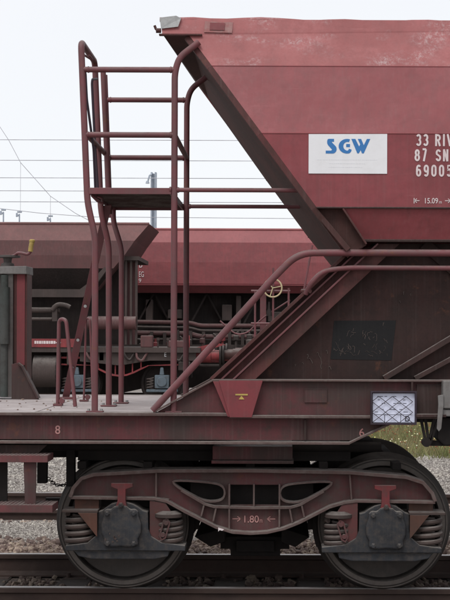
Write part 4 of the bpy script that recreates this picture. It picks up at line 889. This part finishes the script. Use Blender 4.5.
for py, rr, mt_ in ((322, .05, 'bg_brown'), (327, .03, 'bg_grey'), (333, .06, 'bg_brown'), (357, .05, 'bg_red'), (362, .035, 'bg_grey')):
    m = MB(); m.tube([P(100, py, YR + .2), P(190, py + 1, YR + .2), P(200, py + 4, YR + .2), P(560, py + 3, YR + .2)], rr, .2, n=8); m.build('brake_pipe', mt_, wb)
for px, py, w_, h_ in ((146, 300, 7, 22), (168, 310, 14, 9), (222, 305, 10, 16), (236, 296, 5, 30), (268, 312, 16, 10)):
    m = MB(); m.pp([(px, py), (px + w_, py), (px + w_, py + h_), (px, py + h_)], YR + .6, YR + .5, YR + .8); m.build('equipment_box', 'bg_grey', wb, bevel=.02)
for i in (0, 3, 4, 7):
    x = 86 + i * 12.5; m = MB(); m.tube([P(x, 349, YA + .1), P(x + 1, 356 + i % 3 * 3, YA), P(x + 6, 362, YA), P(x + 12, 352, YA + .1)], .025, .1, n=6); m.build('air_hose', 'bg_dark' if i % 2 else 'bg_brown', wa)
for px, py, w_, h_, mt_ in ((140, 336, 12, 12, 'bg_brown'), (168, 341, 20, 7, 'bg_brown'), (66, 352, 8, 14, 'bg_grey'), (98, 352, 6, 10, 'bg_red'), (178, 362, 12, 9, 'bg_grey')):
    m = MB(); m.pp([(px, py), (px + w_, py), (px + w_, py + h_), (px, py + h_)], YA, YA + .1, YA + .4); m.build('equipment_box', mt_, wa, bevel=.02)
# flat wagon with end platform between them
wc = thing('flat_wagon', 'low wagon end with cream handwheel and pale red buffer, seen past the inclined beam', 'freight wagon', (0, YA + 1.4, .25))
m = MB(); m.pp([(246, 340), (620, 340), (620, 352), (246, 352)], YA + .1, YA, YA + 2.8); m.build('underframe', 'bg_grey', wc, bevel=.01)
m = MB(); m.ps([(243, 274), (243, 274.1)], YA + .3, 1, YA, YA + .01)
m = MB()
for a_, b_ in (((255, 291), (255, 340)), ((273, 268), (273, 324)), ((288.5, 288), (288.5, 324)), ((251, 291), (290, 291)), ((251, 323.5), (273, 323.5)), ((312, 245), (302, 300)), ((301, 291), (308, 291))):
    m.tube([P(*a_, YA + .2), P(*b_, YA + .2)], .022, n=8)
m.pp([(260, 292), (266, 292), (266, 340), (260, 340)], YA + .3, YA + .3, YA + .4); m.tube([P(220, 321, YA + .3), P(236, 335, YA + .3), P(248, 333, YA + .3), P(262, 318, YA + .3), P(290, 300, YA + .3)], .016, .2, n=8)
m.build('end_railing', 'tube_red', wc)
m = MB(); c = P(272.6, 288, YA + .1); R_ = .19
m.tube([(c.x + R_ * math.cos(a), c.y, c.z + R_ * math.sin(a)) for a in np.linspace(0, 2 * math.pi, 33)], .017, n=8, cap=False)
for a in (0, 2.1, 4.2): m.tube([c, (c.x + R_ * math.cos(a + .2), c.y, c.z + R_ * math.sin(a + .2))], .012, n=6)
m.build('handwheel', 'cream', wc)
m = MB(); m.cyl(P(272.6, 288, YA + .12), P(272.6, 288, YA + .4), .03); m.lathe([(0, 0), (0, .06), (.1, .05), (.16, .02), (.3, .02), (.3, 0)], tuple(P(269, 316, YA + .2)), 'z', 12); m.build('brake_shaft', 'bg_dark', wc)
buffer(wc, 248, 355, YA + .5, -1, 'beam_brown')
m = MB(); m.lathe([(0, .0), (0, .09), (.7, .09), (.7, 0)], tuple(P(218, 357, YA + 1.2)), 'x', 16); m.build('drawgear', 'bg_red', wc)
m = MB(); m.pp([(300, 352), (560, 352), (560, 372), (300, 372)], YA + .6, YA + .5, YA + 2.2); m.build('shade_fill_box', 'bg_dark', wc)  # added dark box filling the space below the flat wagon
bogie_bg(wc, (300, 372), YA + .15)

# ================================================================ OVERHEAD LINE
yw = 45
def wire(pts, r, label, y=yw):
    m = MB(); m.tube([P(a, b, y) for a, b in pts], r, n=6); tag(m.build('overhead_wire', 'wire'), label, 'wire', 'overhead line wires')
for py, nm in ((140.5, 'highest of the level overhead wires, level with the cage middle rail'), (161, 'level overhead wire second from the top, just above the mast head'), (178.5, 'level overhead wire just above the raised platform'),
               (191.5, 'level overhead wire level with the raised platform edge'), (202.5, 'level overhead wire second from the bottom, under the raised platform')):
    wire([(-900, py + .8), (0, py + .2), (420, py), (1400, py + 1)], .013, nm)
wire([(-900, 213), (-40, 205), (40, 214), (90, 217.5), (400, 219), (1400, 222)], .012, 'lowest overhead wire, just above the brown wagon roof line')
wire([(-14, 108), (8, 141), (20, 163.5), (50, 197), (75, 214), (98, 226)], .012, 'slanting overhead wire dropping to the right at left edge', yw - 1)
wire([(20, 163), (20, 214)], .008, 'short vertical dropper wire nearest the left edge', yw - 1); wire([(50, 197), (50, 219)], .008, 'short vertical dropper wire left of the ladder', yw - 1)
mt = thing('catenary_mast', 'pale blue grey overhead line mast seen under the raised platform', 'mast', (P(152.5, 0, yw).x, yw + .3, 0))
m = MB(); h0 = P(152.5, 172, yw).z; x = P(152.5, 0, yw).x
m.box(x - .11, x - .045, yw + .2, yw + .45, 0, h0); m.box(x + .045, x + .11, yw + .2, yw + .45, 0, h0); m.box(x - .044, x + .044, yw + .3, yw + .35, 0, h0 - .05); m.build('mast_column', 'mast_grey', mt)
m = MB(); m.tube([P(147, 183, yw), P(149, 176, yw), P(152, 174, yw + .3)], .035, n=8); m.lathe([(0, 0), (0, .08), (.1, .05), (.1, 0)], tuple(P(147, 184, yw)), 'z', 10); m.build('insulator', 'mast_grey', mt)
for px, h, nm in ((3, 211, 'small signal lamp on a thin stalk above the brown wagon at far left'), (19, 213, 'hooked line insulator just right of the small signal lamp'), (50, 217, 'lowest small line clamp left of the ladder')):
    t = thing('line_fitting', nm, 'line fitting', (P(px, 0, yw).x, yw - 1, 0))
    m = MB(); m.tube([P(px, h + 20, yw - 1), P(px, h + 2, yw - 1), P(px - 1.5, h + 4, yw - 1)], .03, .03, n=6); m.build('stalk', 'mast_grey', t)
    m = MB(); p = P(px, h, yw - 1); m.box(p.x - .09, p.x + .08, p.y, p.y + .10, p.z - .02, p.z + .04); m.box(p.x - .14, p.x - .08, p.y + .02, p.y + .1, p.z - .18, p.z - .03); m.build('lamp_head', 'mast_grey', t, bevel=.01)
